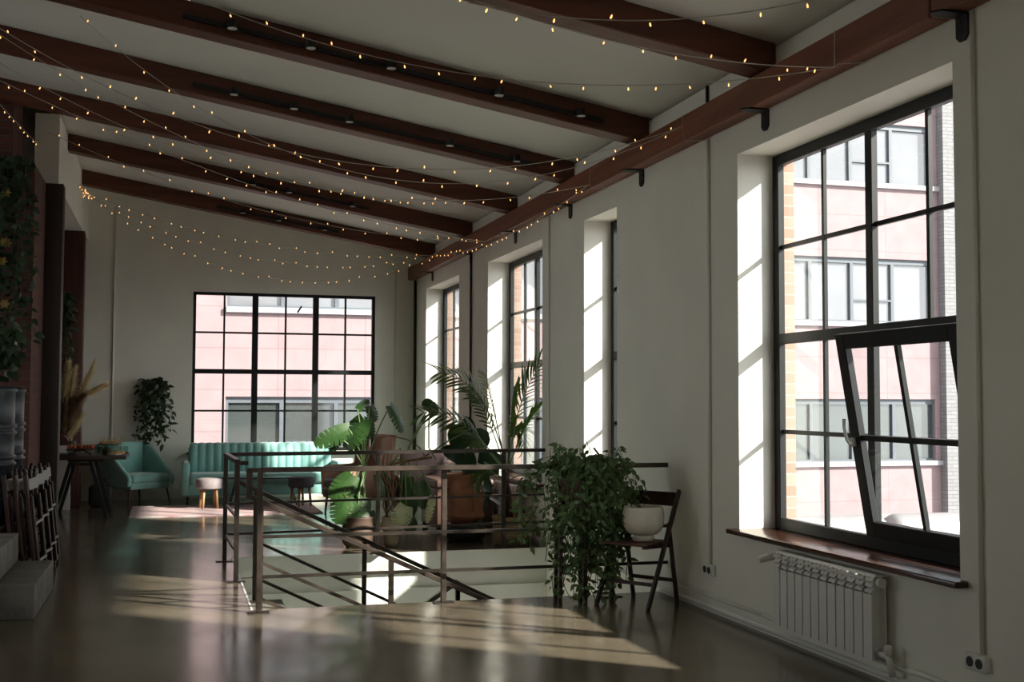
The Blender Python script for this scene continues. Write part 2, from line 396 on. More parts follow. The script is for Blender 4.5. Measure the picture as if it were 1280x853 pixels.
# brick return wall
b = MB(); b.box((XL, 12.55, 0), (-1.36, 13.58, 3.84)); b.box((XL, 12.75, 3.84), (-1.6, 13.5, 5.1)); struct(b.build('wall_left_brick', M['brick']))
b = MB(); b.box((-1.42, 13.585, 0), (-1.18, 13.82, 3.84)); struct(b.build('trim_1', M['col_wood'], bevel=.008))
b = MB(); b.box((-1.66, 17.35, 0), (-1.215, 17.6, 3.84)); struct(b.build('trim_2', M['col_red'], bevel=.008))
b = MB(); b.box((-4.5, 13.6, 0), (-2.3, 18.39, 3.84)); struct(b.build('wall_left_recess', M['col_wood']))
# stairwell walls
b = MB()
b.box((PX0, PY1 - .012, -.19), (XR, PY1 - .0005, -.001))
struct(b.build('trim_3', M['pit']))
b = MB(); b.box((PX0 - .2, PY1 + .055, -3.3), (XR, PY1 + .3, -.19)); b.box((PX0 - .2, PY1+.02, -.52), (XR, PY1 + .3, -.36)); struct(b.build('wall_stairwell_far', M['pit']))
b = MB(); b.box((PX0 - .25, PY0 - .25, -3.3), (PX0 - .005, PY1 + .3, -.2)); struct(b.build('wall_stairwell_left', M['pit']))
b = MB(); b.box((PX0 - .25, PY0 - .25, -3.3), (XR, PY0 - .005, -.2)); struct(b.build('wall_stairwell_near', M['pit']))
b = MB(); b.box((PX0 - .25, PY0 - .25, -3.4), (4.0, PY1 + .3, -3.3)); struct(b.build('floor_lower', M['pit']))
# worn white paint line along the left edge of the opening
b = MB(); b.box((PX0 - .012, PY0, 0.0005), (PX0 + .002, PY1, .004)); struct(b.build('trim_4', M['white']))
# stairs going down to the right
b = MB()
for i in range(17):
    z = -.19 * (i + 1) * .8
    if z < -3.2: break
    x = PX0 + .31 * i
    b.box((x, 8.78, z - .2), (min(x + .32, 3.69), 9.95, z))
    if x + .32 > 3.6: break
tag(b.build('staircase', M['concrete']), 'concrete stairs going down inside the stairwell opening', 'stairs')

# ------------------------------------------------------------------ ceiling beams
RY = [6.80, 8.90, 10.75, 12.70, 14.78, 17.05]
RL = ['sloping red-brown ceiling beam nearest the viewer, above the tilted window',
      'sloping red-brown ceiling beam with five black spots, second from the viewer',
      'sloping red-brown ceiling beam with five spots running towards the narrow window',
      'sloping red-brown ceiling beam without spotlights that rests over the white column',
      'sloping red-brown ceiling beam second from the far wall, carrying three spots',
      'sloping red-brown ceiling beam closest to the far wall above the big window']
def rafter(y, x0, label, ):
    b = MB(); w = .20; x1 = 3.695
    pts = []
    for yy in (y - w/2, y + w/2):
        pass
    b.hexa([(x0, y-w/2, raf_z(x0)), (x1, y-w/2, raf_z(x1)), (x1, y+w/2, raf_z(x1)), (x0, y+w/2, raf_z(x0)),
            (x0, y-w/2, ceil_z(x0)-.001), (x1, y-w/2, ceil_z(x1)-.001), (x1, y+w/2, ceil_z(x1)-.001), (x0, y+w/2, ceil_z(x0)-.001)])
    return tag(b.build('ceiling_beam', M['beam'], bevel=.008, seg=1), label, 'beam', 'sloping ceiling beams')
for y, l in zip(RY, RL):
    rafter(y, -1.238 if y > 14 else (-4.58 if y < 12 else -4.5), l)
rafter(4.85, -4.58, 'sloping red-brown ceiling beam over the viewer, out at the top edge')
b = MB(); b.box((3.585, -3.9, 3.40), (3.698, 4.95, 3.598)); b.box((3.575, 4.95, 3.40), (3.698, YF - .005, 3.598))
tag(b.build('wall_plate_beam', M['beam_y'], bevel=.006, seg=1), 'long red-brown timber running along the right wall above the windows', 'beam')
# brackets
BL = ['black angle bracket under the long timber at the top right corner', 'black angle bracket just before the large tilted window',
      'black angle bracket between the large window and the narrow window', 'black angle bracket left of the narrow window top',
      'black angle bracket above the middle window', 'black angle bracket between the two farthest side windows', 'black angle bracket nearest the far corner']
proto = None
for y, l in zip([4.85, 6.85, 8.96, 10.77, 12.68, 14.76, 17.1], BL):
    if proto is None:
        proto = empty('angle_bracket', (0, 0, 0))
        v = MB(); v.poly([(3.688, -.045, 3.397), (3.688, .045, 3.397), (3.688, .045, 3.29), (3.688, .02, 3.265), (3.688, -.02, 3.265), (3.688, -.045, 3.29)], (.011, 0, 0))
        v.build('wall_plate', M['black'], proto)
        h = MB(); h.poly([(3.69, -.045, 3.388), (3.69, .045, 3.388), (3.55, .045, 3.388), (3.51, .0, 3.388), (3.55, -.045, 3.388)], (0, 0, .011))
        h.build('arm', M['black'], proto)
        s_ = MB(); s_.box((3.684, -.012, 3.30), (3.689, .004, 3.316)); s_.build('bolt', M['rail'], proto)
        s_ = MB(); s_.box((3.684, .0, 3.35), (3.689, .016, 3.366)); s_.build('bolt', M['rail'], proto)
        o = proto
    else: o = copy_tree(proto)
    o.location = (0, y, 0); tag(o, l, 'bracket', 'angle brackets under the long timber')

# track lights on the viewer's side of four beams
def track(Y, spots, label):
    xs = [p[0] for p in spots]; x0, x1 = min(xs) - .35, max(xs) + .22
    yy = Y - .10 - .0175
    zc = lambda x: raf_z(x) + .075
    root = empty('track_light', (x0, yy, zc(x0)), 0, label, 'track light', 'spotlight tracks on the ceiling beams')
    L = V(root.location)
    b = MB(); b.bar(V((x0, yy, zc(x0))) - L, V((x1, yy, zc(x1))) - L, .034, .034); b.build('track_bar', M['black'], root)
    for x in xs:
        c = V((x, yy - .03, zc(x))) - L
        h = MB(); h.box(c + V((-.035, -.01, -.02)), c + V((.035, .015, .02)))
        h.lathe([(.0, .03), (.034, .03), (.038, -.01), (.038, -.03), (.0, -.03)], c + V((0, -.05, -.0)), 14)
        ho = h.build('spotlight', M['black'], root)
        ln = MB(); ln.lathe([(.0, -.034), (.034, -.034), (.034, -.0302), (0, -.0302)], c + V((0, -.05, 0)), 14); ln.build('lens', M['lens'], ho)
TRK = [(8.90, [(290,38),(388,66),(488,94),(622,131),(724,158)], 'black spotlight track along the beam second from the viewer'),
       (10.75, [(292,127),(367,147),(436,164),(561,195),(644,215)], 'black spotlight track along the beam that points at the narrow window'),
       (14.78, [(316,235),(361,245),(440,262)], 'black spotlight track along the beam second from the far wall'),
       (17.05, [(303,271),(348,281),(405,292)], 'black spotlight track along the beam at the far wall')]
for Y, ps, l in TRK: track(Y, [at(px, py, Y - .15) for px, py in ps], l)

# ------------------------------------------------------------------ windows
def rect_frame(b, y0, y1, z0, z1, x0, x1, t):
    b.box((x0, y0, z0), (x1, y0 + t, z1)); b.box((x0, y1 - t, z0), (x1, y1, z1))
    b.box((x0, y0 + t, z0), (x1, y1 - t, z0 + t)); b.box((x0, y0 + t, z1 - t), (x1, y1 - t, z1))
def side_window(n, y0, y1, tilt=False, full=True):
    X0, X1 = 3.965, 4.014
    root = struct(empty('window_%d' % n, (0, 0, 0)))
    z0, z1 = WZ0, WZ1; ym = (y0 + y1) / 2; zt = 1.92
    b = MB(); rect_frame(b, y0 + .002, y1 - .002, z0 + .002, z1 - .002, X0, X1, .075)
    b.box((X0 + .001, y0 + .07, zt - .035), (X1 - .001, y1 - .07, zt + .035))
    if full: b.box((X0 + .002, ym - .035, z0 + .07), (X1 - .002, ym + .035, z1 - .07))
    b.build('window_frame', M['frame'], root, bevel=.004, seg=1)
    g = MB(); m_ = MB()
    spans = [(y0 + .07, ym), (ym, y1 - .07)] if full else [(y0 + .07, y1 - .07)]
    for k, (a, c) in enumerate(spans):
        for (c0, c1, zb) in ((z0 + .07, zt, 1.29), (zt, z1 - .07, 2.55)):
            if tilt and k == 0 and c1 == zt: continue
            g.box((4.004, a, c0), (4.008, c, c1))
            mid = (a + c) / 2
            if full: m_.box((X0 + .022, mid - .014, c0), (X1 - .003, mid + .014, c1))
            m_.box((X0 + .023, a, zb - .014), (X1 - .004, c, zb + .014))
    m_.build('glazing_bar', M['frame'], root)
    g.build('pane', M['glass'], root)
    if tilt:
        # bottom-hung sash leaning into the room
        zb = z0 + .085; h = zt - zb - .01; tk = .09
        s_ = empty('tilted_sash', (3.955, 0, zb)); s_.parent = root
        s_.rotation_euler = (0, -math.radians(9.6), 0)
        a, c = y0 + .03, ym - .005
        f = MB(); rect_frame(f, a, c, 0, h, -.03, .015, tk); f.build('sash_frame', M['frame'], s_, bevel=.004, seg=1)
        q = MB(); mid = (a + c) / 2; q.box((-.016, mid - .015, .07), (.010, mid + .015, h - .07)); q.box((-.015, a + .07, .565), (.009, c - .07, .597)); q.build('glazing_bar', M['frame'], s_)
        q = MB(); q.box((-.003, a + .07, .07), (.003, c - .07, h - .07)); q.build('pane', M['glass'], s_)
        q = MB(); hz = .56
        q.tube([(-.03, c - .035, hz), (-.065, c - .035, hz - .005), (-.075, c - .03, hz + .02), (-.07, c - .012, hz + .09), (-.06, c - .008, hz + .14)], .010, 8)
        q.lathe([(.0, 0), (.018, 0), (.018, .05), (0, .05)], (-.038, c - .035, hz - .025), 10)
        q.build('handle', M['white'], s_, smooth=True)
    s_ = MB(); s_.poly([(3.625, y0 - .06, .60), (3.985, y0 - .06, .60), (3.985, y1 + .06, .60), (3.625, y1 + .06, .60)], (0, 0, .032))
    s_.build('window_sill', M['sill'], root, bevel=.006, seg=2)
    return root
side_window(1, *WIN[1], tilt=True)
side_window(2, *WIN[2], full=False)
side_window(3, *WIN[3]); side_window(4, *WIN[4]); side_window(5, *WIN[5]); side_window(6, *WIN[6])
root = struct(empty('window_11', (0, 0, 0))); b = MB(); rect_frame(b, LOW[0] + .002, LOW[1] - .002, LOW[2] + .002, LOW[3] - .002, 3.97, 4.01, .06); b.box((3.971, 10.07, LOW[2] + .05), (4.009, 10.13, LOW[3] - .05)); b.build('window_frame', M['frame'], root)  # added window, brightens the stairwell from the lower floor
b = MB(); b.box((3.99, LOW[0] + .05, LOW[2] + .05), (3.994, LOW[1] - .05, LOW[3] - .05)); b.build('pane', M['glass'], root)
# far window
root = struct(empty('window_7', (0, 0, 0)))
x0, x1, z0, z1 = FW
b = MB(); Y0, Y1 = YF + .05, YF + .12
b.box((x0, Y0, z0), (x0 + .045, Y1, z1)); b.box((x1 - .045, Y0, z0), (x1, Y1, z1)); b.box((x0, Y0, z0), (x1, Y1, z0 + .05)); b.box((x0, Y0, z1 - .045), (x1, Y1, z1))
for k in (1, 2):
    x = x0 + (x1 - x0) * k / 3; b.box((x - .045, Y0 + .001, z0 + .04), (x + .045, Y1 - .001, z1 - .04))
b.box((x0 + .04, Y0 + .002, 1.885), (x1 - .04, Y1 - .002, 1.955))
b.build('window_frame', M['frame'], root)
b = MB()
for k in range(3):
    x = x0 + (x1 - x0) * (k + .5) / 3; b.box((x - .014, Y0 + .012, z0 + .04), (x + .014, Y1 - .012, z1 - .04))
for z in (2.515, 1.32): b.box((x0 + .04, Y0 + .013, z - .014), (x1 - .04, Y1 - .013, z + .014))
b.build('glazing_bar', M['frame'], root)
b = MB(); b.box((x0 + .03, Y0 + .03, z0 + .03), (x1 - .03, Y0 + .036, z1 - .03)); b.build('pane', M['glass'], root)
b = MB(); b.bar(at(372, 391, 18.44), at(377, 383, 18.40), .02, .02); b.build('handle', M['frame'], root)
b = MB(); b.box((x0 - .06, YF - .10, z0 - .035), (x1 + .06, YF + .06, z0 - .002)); b.build('window_sill', M['sill'], root)
# unseen window added behind the viewer to bring in daylight
root = struct(empty('window_8', (0, 0, 0)))
b = MB()
for x in (-2.2, -1.63, -1.06): b.box((x, YB - .16, .9), (x + .06, YB - .1, 2.6))
for z in (.9, 1.7, 2.54): b.box((-2.2, YB - .159, z), (-1.0, YB - .101, z + .06))
b.build('window_frame', M['frame'], root)
b = MB(); b.box((-2.18, YB - .135, .92), (-1.02, YB - .129, 2.58)); b.build('pane', M['glass'], root)

# ------------------------------------------------------------------ right wall fittings
def tag_tube(name, pts, r, m_, label, cat, group=None):
    b = MB(); b.tube(pts, r, 10); return tag(b.build(name, m_, smooth=True), label, cat, group)
xw = XR - .012
for y, z0_, z1_, r, m_, l in ((4.77, .31, 3.39, .011, 'pipe', 'pale conduit rising from the double socket at right'),
                             (7.69, .34, 3.39, .011, 'pipe', 'pale conduit rising from the socket behind the folding chair'),
                             (11.43, .05, 3.39, .010, 'pipe', 'pale conduit on the wall between the narrow window and the middle window'),
                             (14.70, .05, 3.39, .015, 'rail', 'dark conduit between the two farthest side windows'),
                             (18.30, .05, 3.39, .022, 'rail', 'dark pipe in the far right corner')):
    tag_tube('conduit', [(xw - r + .01, y, max(0, z0_ - .05) if z0_ < .1 else z0_), (xw - r + .01, y, z1_)], r, M[m_], l, 'conduit', 'wall conduits')
tag_tube('conduit', [(-.858, YF - .012, .02), (-.858, YF - .012, ceil_z(-.858) - .21)], .014, M['pipe'], 'pale conduit on the far wall behind the teal armchair', 'conduit', 'wall conduits')
tag_tube('conduit', [(3.38, YF - .012, .02), (3.38, YF - .012, 3.6)], .012, M['pipe'], 'thin pale conduit on the far wall right of the big window', 'conduit', 'wall conduits')
tag_tube('conduit', [(3.685, 7.70, 3.602), (3.685, 7.70, 3.78)], .011, M['black'], 'short black conduit above the long timber', 'conduit', 'wall conduits')
def outlet(y, z, label):
    root = empty('wall_socket', (XR, y, z), 0, label, 'socket', 'double wall sockets')
    b = MB(); b.box((-.035, -.075, -.04), (-.0, .075, .04)); b.build('housing', M['socket'], root, bevel=.006)
    for dy in (-.033, .033):
        b = MB()
        n = 16; c0 = []
        b.tube([(-.0385, dy, 0), (-.0352, dy, 0)], .024, 16); o = b.build('socket_ring', M['dark'], root)
        for e in (-.008, .008): q = MB(); q.tube([(-.0395, dy + e, 0), (-.0386, dy + e, 0)], .004, 8); q.build('contact', M['rail'], o)
outlet(7.70, .30, 'white double socket low on the wall behind the folding chair')
outlet(4.80, .265, 'white double socket at the lower right below the tilted window')
# heating pipes
b = MB(); b.tube([(3.681, -3.5, .04), (3.681, 17.9, .04)], .017, 10)
tag(b.build('heating_pipe', M['pipe'], smooth=True), 'lower pale heating pipe running along the foot of the right wall', 'pipe')
b = MB(); b.tube([(3.672, -3.5, .115), (3.672, 5.25, .115), (3.672, 5.35, .105)], .014, 10); b.tube([(3.672, 6.90, .12), (3.672, 8.40, .12)], .012, 10); b.tube([(3.672, 5.35, .105), (3.672, 6.90, .12)], .012, 10)
tag(b.build('heating_pipe', M['pipe'], smooth=True), 'upper thin heating pipe close above the floor pipe of the right wall', 'pipe')

def radiator(y0, n, label, valve=True):
    w = .09; root = empty('radiator', (XR, y0, 0), 0, label, 'radiator', 'white panel radiators under the windows')
    zb, zt = .125, .575
    b = MB(); g = MB()
    b.tube([(-.07, .02, zb + .035), (-.07, n*w - .02, zb + .035)], .028, 10); b.tube([(-.07, .02, zt - .04), (-.07, n*w - .02, zt - .04)], .028, 10)
    b.build('header_pipe', M['white'], root, smooth=True)
    for i in range(n):
        a = i * w
        s_ = MB(); s_.box((-.115, a + .006, zb), (-.105, a + w - .006, zt - .105))          # front plate
        # curved top with louvre lips
        for k, zc in enumerate((zt - .095, zt - .065, zt - .035)):
            s_.poly([(-.117 + .004*k, a + .006, zc), (-.095, a + .006, zc + .016), (-.095, a + .006, zc + .022), (-.112 + .004*k, a + .006, zc + .012)], (0, w - .022, 0))
        s_.poly([(-.105, a + .002, zt - .012), (-.085, a + .002, zt), (-.025, a + .002, zt), (-.02, a + .002, zt - .012)], (0, w - .004, 0))
        s_.box((-.105, a + .040, zb), (-.025, a + .050, zt - .010))
        s_.box((-.035, a + .004, zb + .02), (-.027, a + w - .004, zt - .03))
        s_.build('section', M['white'], root)
    if valve:
        e = n * w
        v = MB(); v.tube([(-.07, e - .01, zt - .04), (-.07, e + .05, zt - .04)], .016, 10); v.lathe([(.0, 0), (.022, 0), (.022, .03), (.0, .03)], (-.07, e + .045, zt - .055), 12)
        vo = v.build('valve', M['pipe'], root, smooth=True)
        k = MB(); k.tube([(-.075, e + .055, zt - .045), (-.125, e + .085, zt - .06), (-.15, e + .10, zt - .07)], .024, 14); k.build('thermostat_head', M['white'], vo, smooth=True)
        p = MB(); p.tube([(-.07, e + .045, zt - .05), (-.05, e + .045, .40), (-.045, e + .045, .12), (-.045, e + .045, .125)], .011, 8); p.build('riser_pipe', M['pipe'], root, smooth=True); p = MB(); p.tube([(-.07, -.0, zb + .035), (-.07, -.07, zb + .035), (-.07, -.09, zb + .0), (-.055, -.09, .06)], .018, 8)
        p.lathe([(0, 0), (.02, 0), (.02, .045), (.012, .05), (0, .05)], (-.07, -.075, zb + .045), 10)
        p.build('return_pipe', M['pipe'], root, smooth=True)
        c = MB(); c.tube([(-.07, -.004, zt - .04), (-.07, -.03, zt - .04)], .026, 12); c.build('end_plug', M['white'], root)
radiator(5.52, 12, 'white ribbed radiator under the tilted window')
radiator(12.28, 10, 'white ribbed radiator beneath the middle side window behind the palm')
radiator(15.9, 10, 'white ribbed radiator beneath the farthest side window')

# ------------------------------------------------------------------ railings
S = .04
def rail_bar(b, p, q, s=.036): b.bar(p, q, s, s)
def railing(name, label, runs, posts, bars=(.99, .53, .25), m_='rail'):
    """runs: list of (p, q) ground points; posts: ground points"""
    root = empty(name, (*posts[0], 0), 0, label, 'railing')
    L = V((*posts[0], 0))
    b = MB()
    for p, q in runs: b.bar(V((*p, bars[0])) - L, V((*q, bars[0])) - L, .045, .035)
    b.build('top_rail', M['railrust' if m_ == 'railrust' else 'rail'], root, bevel=.003, seg=1)
    for z in bars[1:]:
        b = MB()
        for p, q in runs: b.bar(V((*p, z)) - L, V((*q, z)) - L, .022, .022)
        b.build('middle_rail', M['rail'], root)
    for p in posts:
        b = MB(); c = V((*p, 0)) - L; b.box(c + V((-.019, -.019, .008)), c + V((.019, .019, bars[0] - .018))); po = b.build('post', M[m_], root, bevel=.003, seg=1)
        b = MB(); b.box(c + V((-.075, -.04, 0)), c + V((.075, .04, .008))); b.build('base_plate', M['rail'], po)
    return root
railing('railing', 'near steel railing along the front edge of the stairwell', [((.605, 8.50), (3.698, 8.47))], [(.605, 8.50), (1.95, 8.57), (3.25, 8.50)], (1.0, .53, .25), 'railrust')
railing('railing', 'far steel railing along the back and left edges of the stairwell', [((.487, 11.25), (3.698, 11.60)), ((.487, 11.25), (.525, 9.967))],
        [(.487, 11.25), (.525, 9.967), (1.94, 11.42), (3.25, 11.56)], (.985, .53, .25), 'rail')
def handrail(label, y, x0, top, z0, slope, xend, posts, lows, m_):
    root = empty('handrail', (x0, y, 0), 0, label, 'handrail', 'stair handrails')
    b = MB(); P = lambda x, z: V((x - x0, 0, z))
    b.bar(P(x0, z0 - .02), P(x0, top), .045, .035); b.bar(P(x0 - .02, top), P(x0 + .09, top), .045, .035)
    b.bar(P(x0, z0), P(xend, z0 + slope * (xend - x0)), .045, .034); b.build('top_rail', M[m_], root, bevel=.003, seg=1)
    for zl, xa in lows:
        b = MB(); b.bar(P(xa, zl + slope * (xa - x0)), P(xend, zl + slope * (xend - x0)), .024, .024); b.build('middle_rail', M[m_], root)
    for x in posts:
        zt = z0 + slope * (x - x0); b = MB(); b.box(P(x - .018, zt - 1.0) + V((0, -.018, 0)), P(x + .018, zt - .015) + V((0, .018, 0))); b.build('post', M[m_], root)
handrail('rust-brown stair handrail descending on the near side of the stairwell', 8.72, .545, .985, .80, -.465, 3.3, [.63, 1.585, 2.6], [(.36, .64), (.10, .64)], 'railrust')
handrail('dark stair handrail descending on the far side of the stairwell', 10.02, .525, .97, .82, -.485, 3.3, [.68, 1.59, 2.6], [(.40, .66), (.10, .66)], 'rail')
b = MB(); b.bar(at(537, 752, 11), at(572, 727, 11), .05, .04); b.bar(at(572, 727, 11), at(572, 790, 11), .04, .04); b.bar(at(537, 752, 11), at(470, 800, 11), .05, .04); b.bar(at(505, 775, 11), V((at(505, 775, 11).x, 11, -3.3)), .04, .04)
b.bar(at(572, 727, 11), V((at(572, 727, 11).x, 11, -3.3)), .04, .04)
tag(b.build('lower_handrail', M['rail']), 'dark handrail of the lower flight deep inside the stairwell', 'handrail')

# ------------------------------------------------------------------ steps and drums at the left
b = MB(); b.box((-1.137, 8.64, 0), (-.875, 9.95, .231)); b.box((-1.6, 8.0, 0), (-1.137, 9.95, .231)); tag(b.build('concrete_step', M['concrete'], bevel=.008, seg=2), 'lower concrete step at the bottom left corner', 'step', 'concrete steps at the left')
b = MB(); b.box((-2.2, 7.8, .231), (-1.14, 10.0, .445)); b.box((-3.2, 7.6, 0), (-1.601, 12.5, .2305)); tag(b.build('concrete_step', M['concrete'], bevel=.008, seg=2), 'upper concrete step behind the lower one at the left edge', 'step', 'concrete steps at the left')
b = MB(); b.box((-3.2, 10.05, .232), (-1.31, 12.5, .445)); tag(b.build('concrete_platform', M['concrete'], bevel=.006, seg=1), 'low concrete platform beneath the grey drums', 'platform')
def drum(x, y, label):
    root = empty('steel_drum', (x, y, .446), 0, label, 'drum', 'grey ribbed drums')
    r = .30; p = [(0, 0), (r, 0)]
    for zc in (.26, .54, .80):
        p += [(r, zc - .06), (r + .018, zc - .045), (r + .018, zc - .03), (r, zc - .018), (r, zc), (r + .018, zc + .012), (r + .018, zc + .028), (r, zc + .042)]
    p += [(r, 1.10), (r + .012, 1.115), (r + .012, 1.135), (r - .01, 1.15), (r - .02, 1.12), (0, 1.12)]
    b = MB(); b.lathe(p, (0, 0, 0), 40); b.build('body', M['drum'], root, smooth=True)
    b = MB(); b.tube([(.12, .05, 1.12), (.12, .05, 1.135)], .03, 12); b.build('cap', M['black'], root)
drum(-1.58, 10.75, 'large grey ribbed drum at the left edge under the hanging ivy')
drum(-1.62, 11.75, 'grey ribbed drum half hidden behind the other drum beside the brick pier')

# ------------------------------------------------------------------ wooden folding chairs
def open_chair():
    root = empty('folding_chair', (3.325, 8.14, 0), math.radians(125), 'open dark wooden folding chair holding a white pot by the right wall', 'chair')
    W = .22; m_ = M['chairwood']
    for sx in (-1, 1):
        b = MB(); b.bar((sx*W, .2265, 0), (sx*W, -.215, .835), .024, .036, (0, 1, 0)); b.build('leg', m_, root, bevel=.005)
        b = MB(); b.bar((sx*(W - .028), -.2265, 0), (sx*(W - .028), -.105, .60), .022, .036, (0, 1, 0)); b.build('leg', m_, root, bevel=.005)
        b = MB(); b.bar((sx*(W - .052), .20, .448), (sx*(W - .052), -.19, .432), .02, .034); b.build('seat_rail', m_, root)
    b = MB()
    for i in range(6):
        y = .235 - i * .066; b.box((-W + .03, y - .058, .452), (W - .03, y, .468))
    b.build('seat', M['seatedge'], root, bevel=.004)
    b = MB(); n = 10
    rows = []
    for i in range(n + 1):
        t = i / n * 2 - 1; x = t * (W - .005); yb = -.195 - .035 * (1 - t*t)
        rows.append([(x, yb + .018, .715), (x, yb, .715), (x, yb - .018, .815), (x, yb + .0, .815), (x, yb + .018, .715)])
    b.strip(rows); b.build('backrest', m_, root, smooth=False)
    b = MB(); b.bar((-W, .135, .175), (W, .135, .175), .016, .026); b.build('stretcher', m_, root)
    b = MB(); b.bar((-W + .03, -.196, .17), (W - .03, -.196, .17), .016, .026); b.build('stretcher', m_, root)
open_chair()
def folded_chair():
    """folded flat; width along local y, back slat at the top, face towards +x"""
    root = empty('folded_chair', (0, 0, 0)); W = .205; m_ = M['chairwood']
    for s_ in (-1, 1):
        b = MB(); b.bar((0, s_*W, 0), (0, s_*W, .875), .026, .042, (0, 1, 0)); b.tube([(-.013, s_*W, .875), (.013, s_*W, .875)], .021, 12); b.build('leg', m_, root, bevel=.004, seg=1)
        b = MB(); b.bar((.026, s_*(W - .03), .03), (.026, s_*(W - .03), .70), .022, .04, (0, 1, 0)); b.tube([(.015, s_*(W - .03), .70), (.037, s_*(W - .03), .70)], .02, 12); b.build('leg', m_, root, bevel=.004, seg=1)
    b = MB(); b.box((.008, -W + .01, .765), (.022, W + .015, .855)); b.build('backrest', M['chairslat'], root, bevel=.004, seg=1)
    b = MB()
    for i in range(5):
        z = .24 + i * .075; b.box((-.012, -W + .04, z), (.004, W - .04, z + .062))
    b.build('seat', m_, root)
    for z in (.20, .50):
        b = MB(); b.bar((.036, -W + .02, z), (.036, W - .02, z), .014, .02); b.build('rung', M['chairslat'], root)
    return root
fproto = folded_chair(); k = 0
pos_name = ['nearest the concrete step', 'second from the step', 'third from the step', 'nearest the dark column']
lay_name = ['grey slat in front', 'middle of its stack', 'behind against the platform']
FY = [10.32, 10.80, 11.28, 11.76]
for i in range(4):
    for j in range(3):
        o = fproto if k == 0 else copy_tree(fproto); k += 1
        o.location = (-1.005 - .075 * j - .012*i + random.uniform(-.006, .006), FY[i] + random.uniform(-.02, .02), .0)
        o.rotation_euler = (0, -math.radians(6.5), math.radians(-5 + random.uniform(-2, 2)))
        tag(o, 'folded dark chair, %s, %s' % (lay_name[j], pos_name[i]), 'chair', 'folded wooden chairs stacked at the left')

# ------------------------------------------------------------------ white pot on the chair
b = MB(); prof = [(0, 0), (.088, 0), (.094, .012), (.092, .034), (.085, .042), (.115, .05), (.150, .075), (.172, .115), (.180, .16), (.178, .205), (.168, .245), (.164, .256), (.157, .252), (.160, .22), (.16, .15), (.12, .07), (0, .06)]
o = b.build('ceramic_pot', M['ceramic'], smooth=True); 
b = MB(); b.lathe(prof, (0, 0, 0), 48); bpy.data.objects.remove(o)
o = b.build('ceramic_pot', M['ceramic'], smooth=True); o.location = (3.35, 8.107, .469); o.scale = (.86, .86, .98)
tag(o, 'round cracked white ceramic pot standing on the folding chair', 'pot')

# ------------------------------------------------------------------ leaves
def leaf(b, base, d, n, L, W, kind='oval', droop=.25, seg=6):
    """one leaf blade: base point, direction d, face normal n, length, width"""
    base = V(base); d = V(d).normalized(); n = V(n); n = n - d * n.dot(d)
    n = n.normalized() if n.length > 1e-4 else d.orthogonal().normalized()
    s = d.cross(n)
    rows = []
    for i in range(seg + 1):
        t = i / seg
        c = base + d * (L * t) - n * (droop * L * t * t)
        if kind == 'oval': w = math.sin(PI * min(1, t ** .8)) * .5 * W
        elif kind == 'blade': w = (math.sin(PI * (t * .9 + .06)) ** .7) * .5 * W
        elif kind == 'heart': w = .5 * W * (math.sqrt(max(0, 1 - (1.0 * (t - .34) / .66) ** 2)) if t > .34 else (.72 + .28 * math.sin(PI / 2 * t / .34)))
        rows.append([c + s * w + n * w * .22, c, c - s * w + n * w * .22])
    rows[-1] = [rows[-1][1] + s * .001, rows[-1][1], rows[-1][1] - s * .001]
    b.strip(rows)
def monstera(b, base, d, n, L, W, droop=.3, lobes=5, split=True):
    base = V(base); d = V(d).normalized(); n = V(n); n = (n - d * n.dot(d))
    n = n.normalized() if n.length > 1e-4 else d.orthogonal().normalized()
    s = d.cross(n)
    def mid(t): return base + d * (L * t) - n * (droop * L * t * t)
    N = 44
    def width(t):
        if t < .3: w = .62 + .38 * math.sin(PI / 2 * t / .3)
        else: w = math.sqrt(max(0.0, 1 - ((t - .3) / .7) ** 2.2))
        return .5 * W * w
    for sg in (1, -1):
        rows = []
        for i in range(N + 1):
            t = i / N; w = width(t)
            back = -.16 * L if t < .001 else 0
            if split and .18 < t < .93:
                ph = (t - .18) / .75 * lobes
                fr = ph - math.floor(ph)
                if fr > .84: w *= .34
            fwd = .22 * w                        # lobes sweep forwards
            c = mid(t)
            basec = c + (d * (-.15 * L * max(0, 1 - t / .18)) if t < .18 else V((0, 0, 0)))
            outer = basec + s * (sg * w) + d * fwd - n * (.22 * w * w / max(W, .01) * 2)
            mm = c + (outer - c) * .5 + n * (.05 * w)
            rows.append([c, mm, outer])
        b.strip(rows)
def rnd(a): return random.uniform(-a, a)

def pix_leaf(b, st, base, tip, Y, W, kind='monstera', nrm=(0, -1, .5), dy=0, stem_from=None, droop=.25, split=True):
    p, q = at(*base, Y), at(*tip, Y + dy)
    d = q - p; L = d.length
    nn = V(nrm)
    if kind == 'monstera': monstera(b, p, d, nn, L, W, droop, split=split)
    else: leaf(b, p, d, nn, L, W, kind, droop)
    if stem_from is not None and st is not None:
        a = V(stem_from); mid = (a + p) / 2 + V((0, 0, .08)) ; 
        pts = [a.lerp(p, t) + V((0, 0, 4 * t * (1 - t) * .05)) for t in [i / 6 for i in range(7)]]
        st.tube(pts, .007, 6)

def pot_part(root, prof, m_, soil_r, soil_z, name='pot'):
    b = MB(); b.lathe(prof, (0, 0, 0), 32); b.build(name, m_, root, smooth=True)
    b = MB(); b.lathe([(0, soil_z), (soil_r, soil_z), (soil_r, soil_z - .01), (0, soil_z - .01)], (0, 0, 0), 24); b.build('soil', M['soil'], root)
def to_local(root, b):
    L = V(root.location); bmesh.ops.translate(b.bm, verts=b.bm.verts, vec=-L)

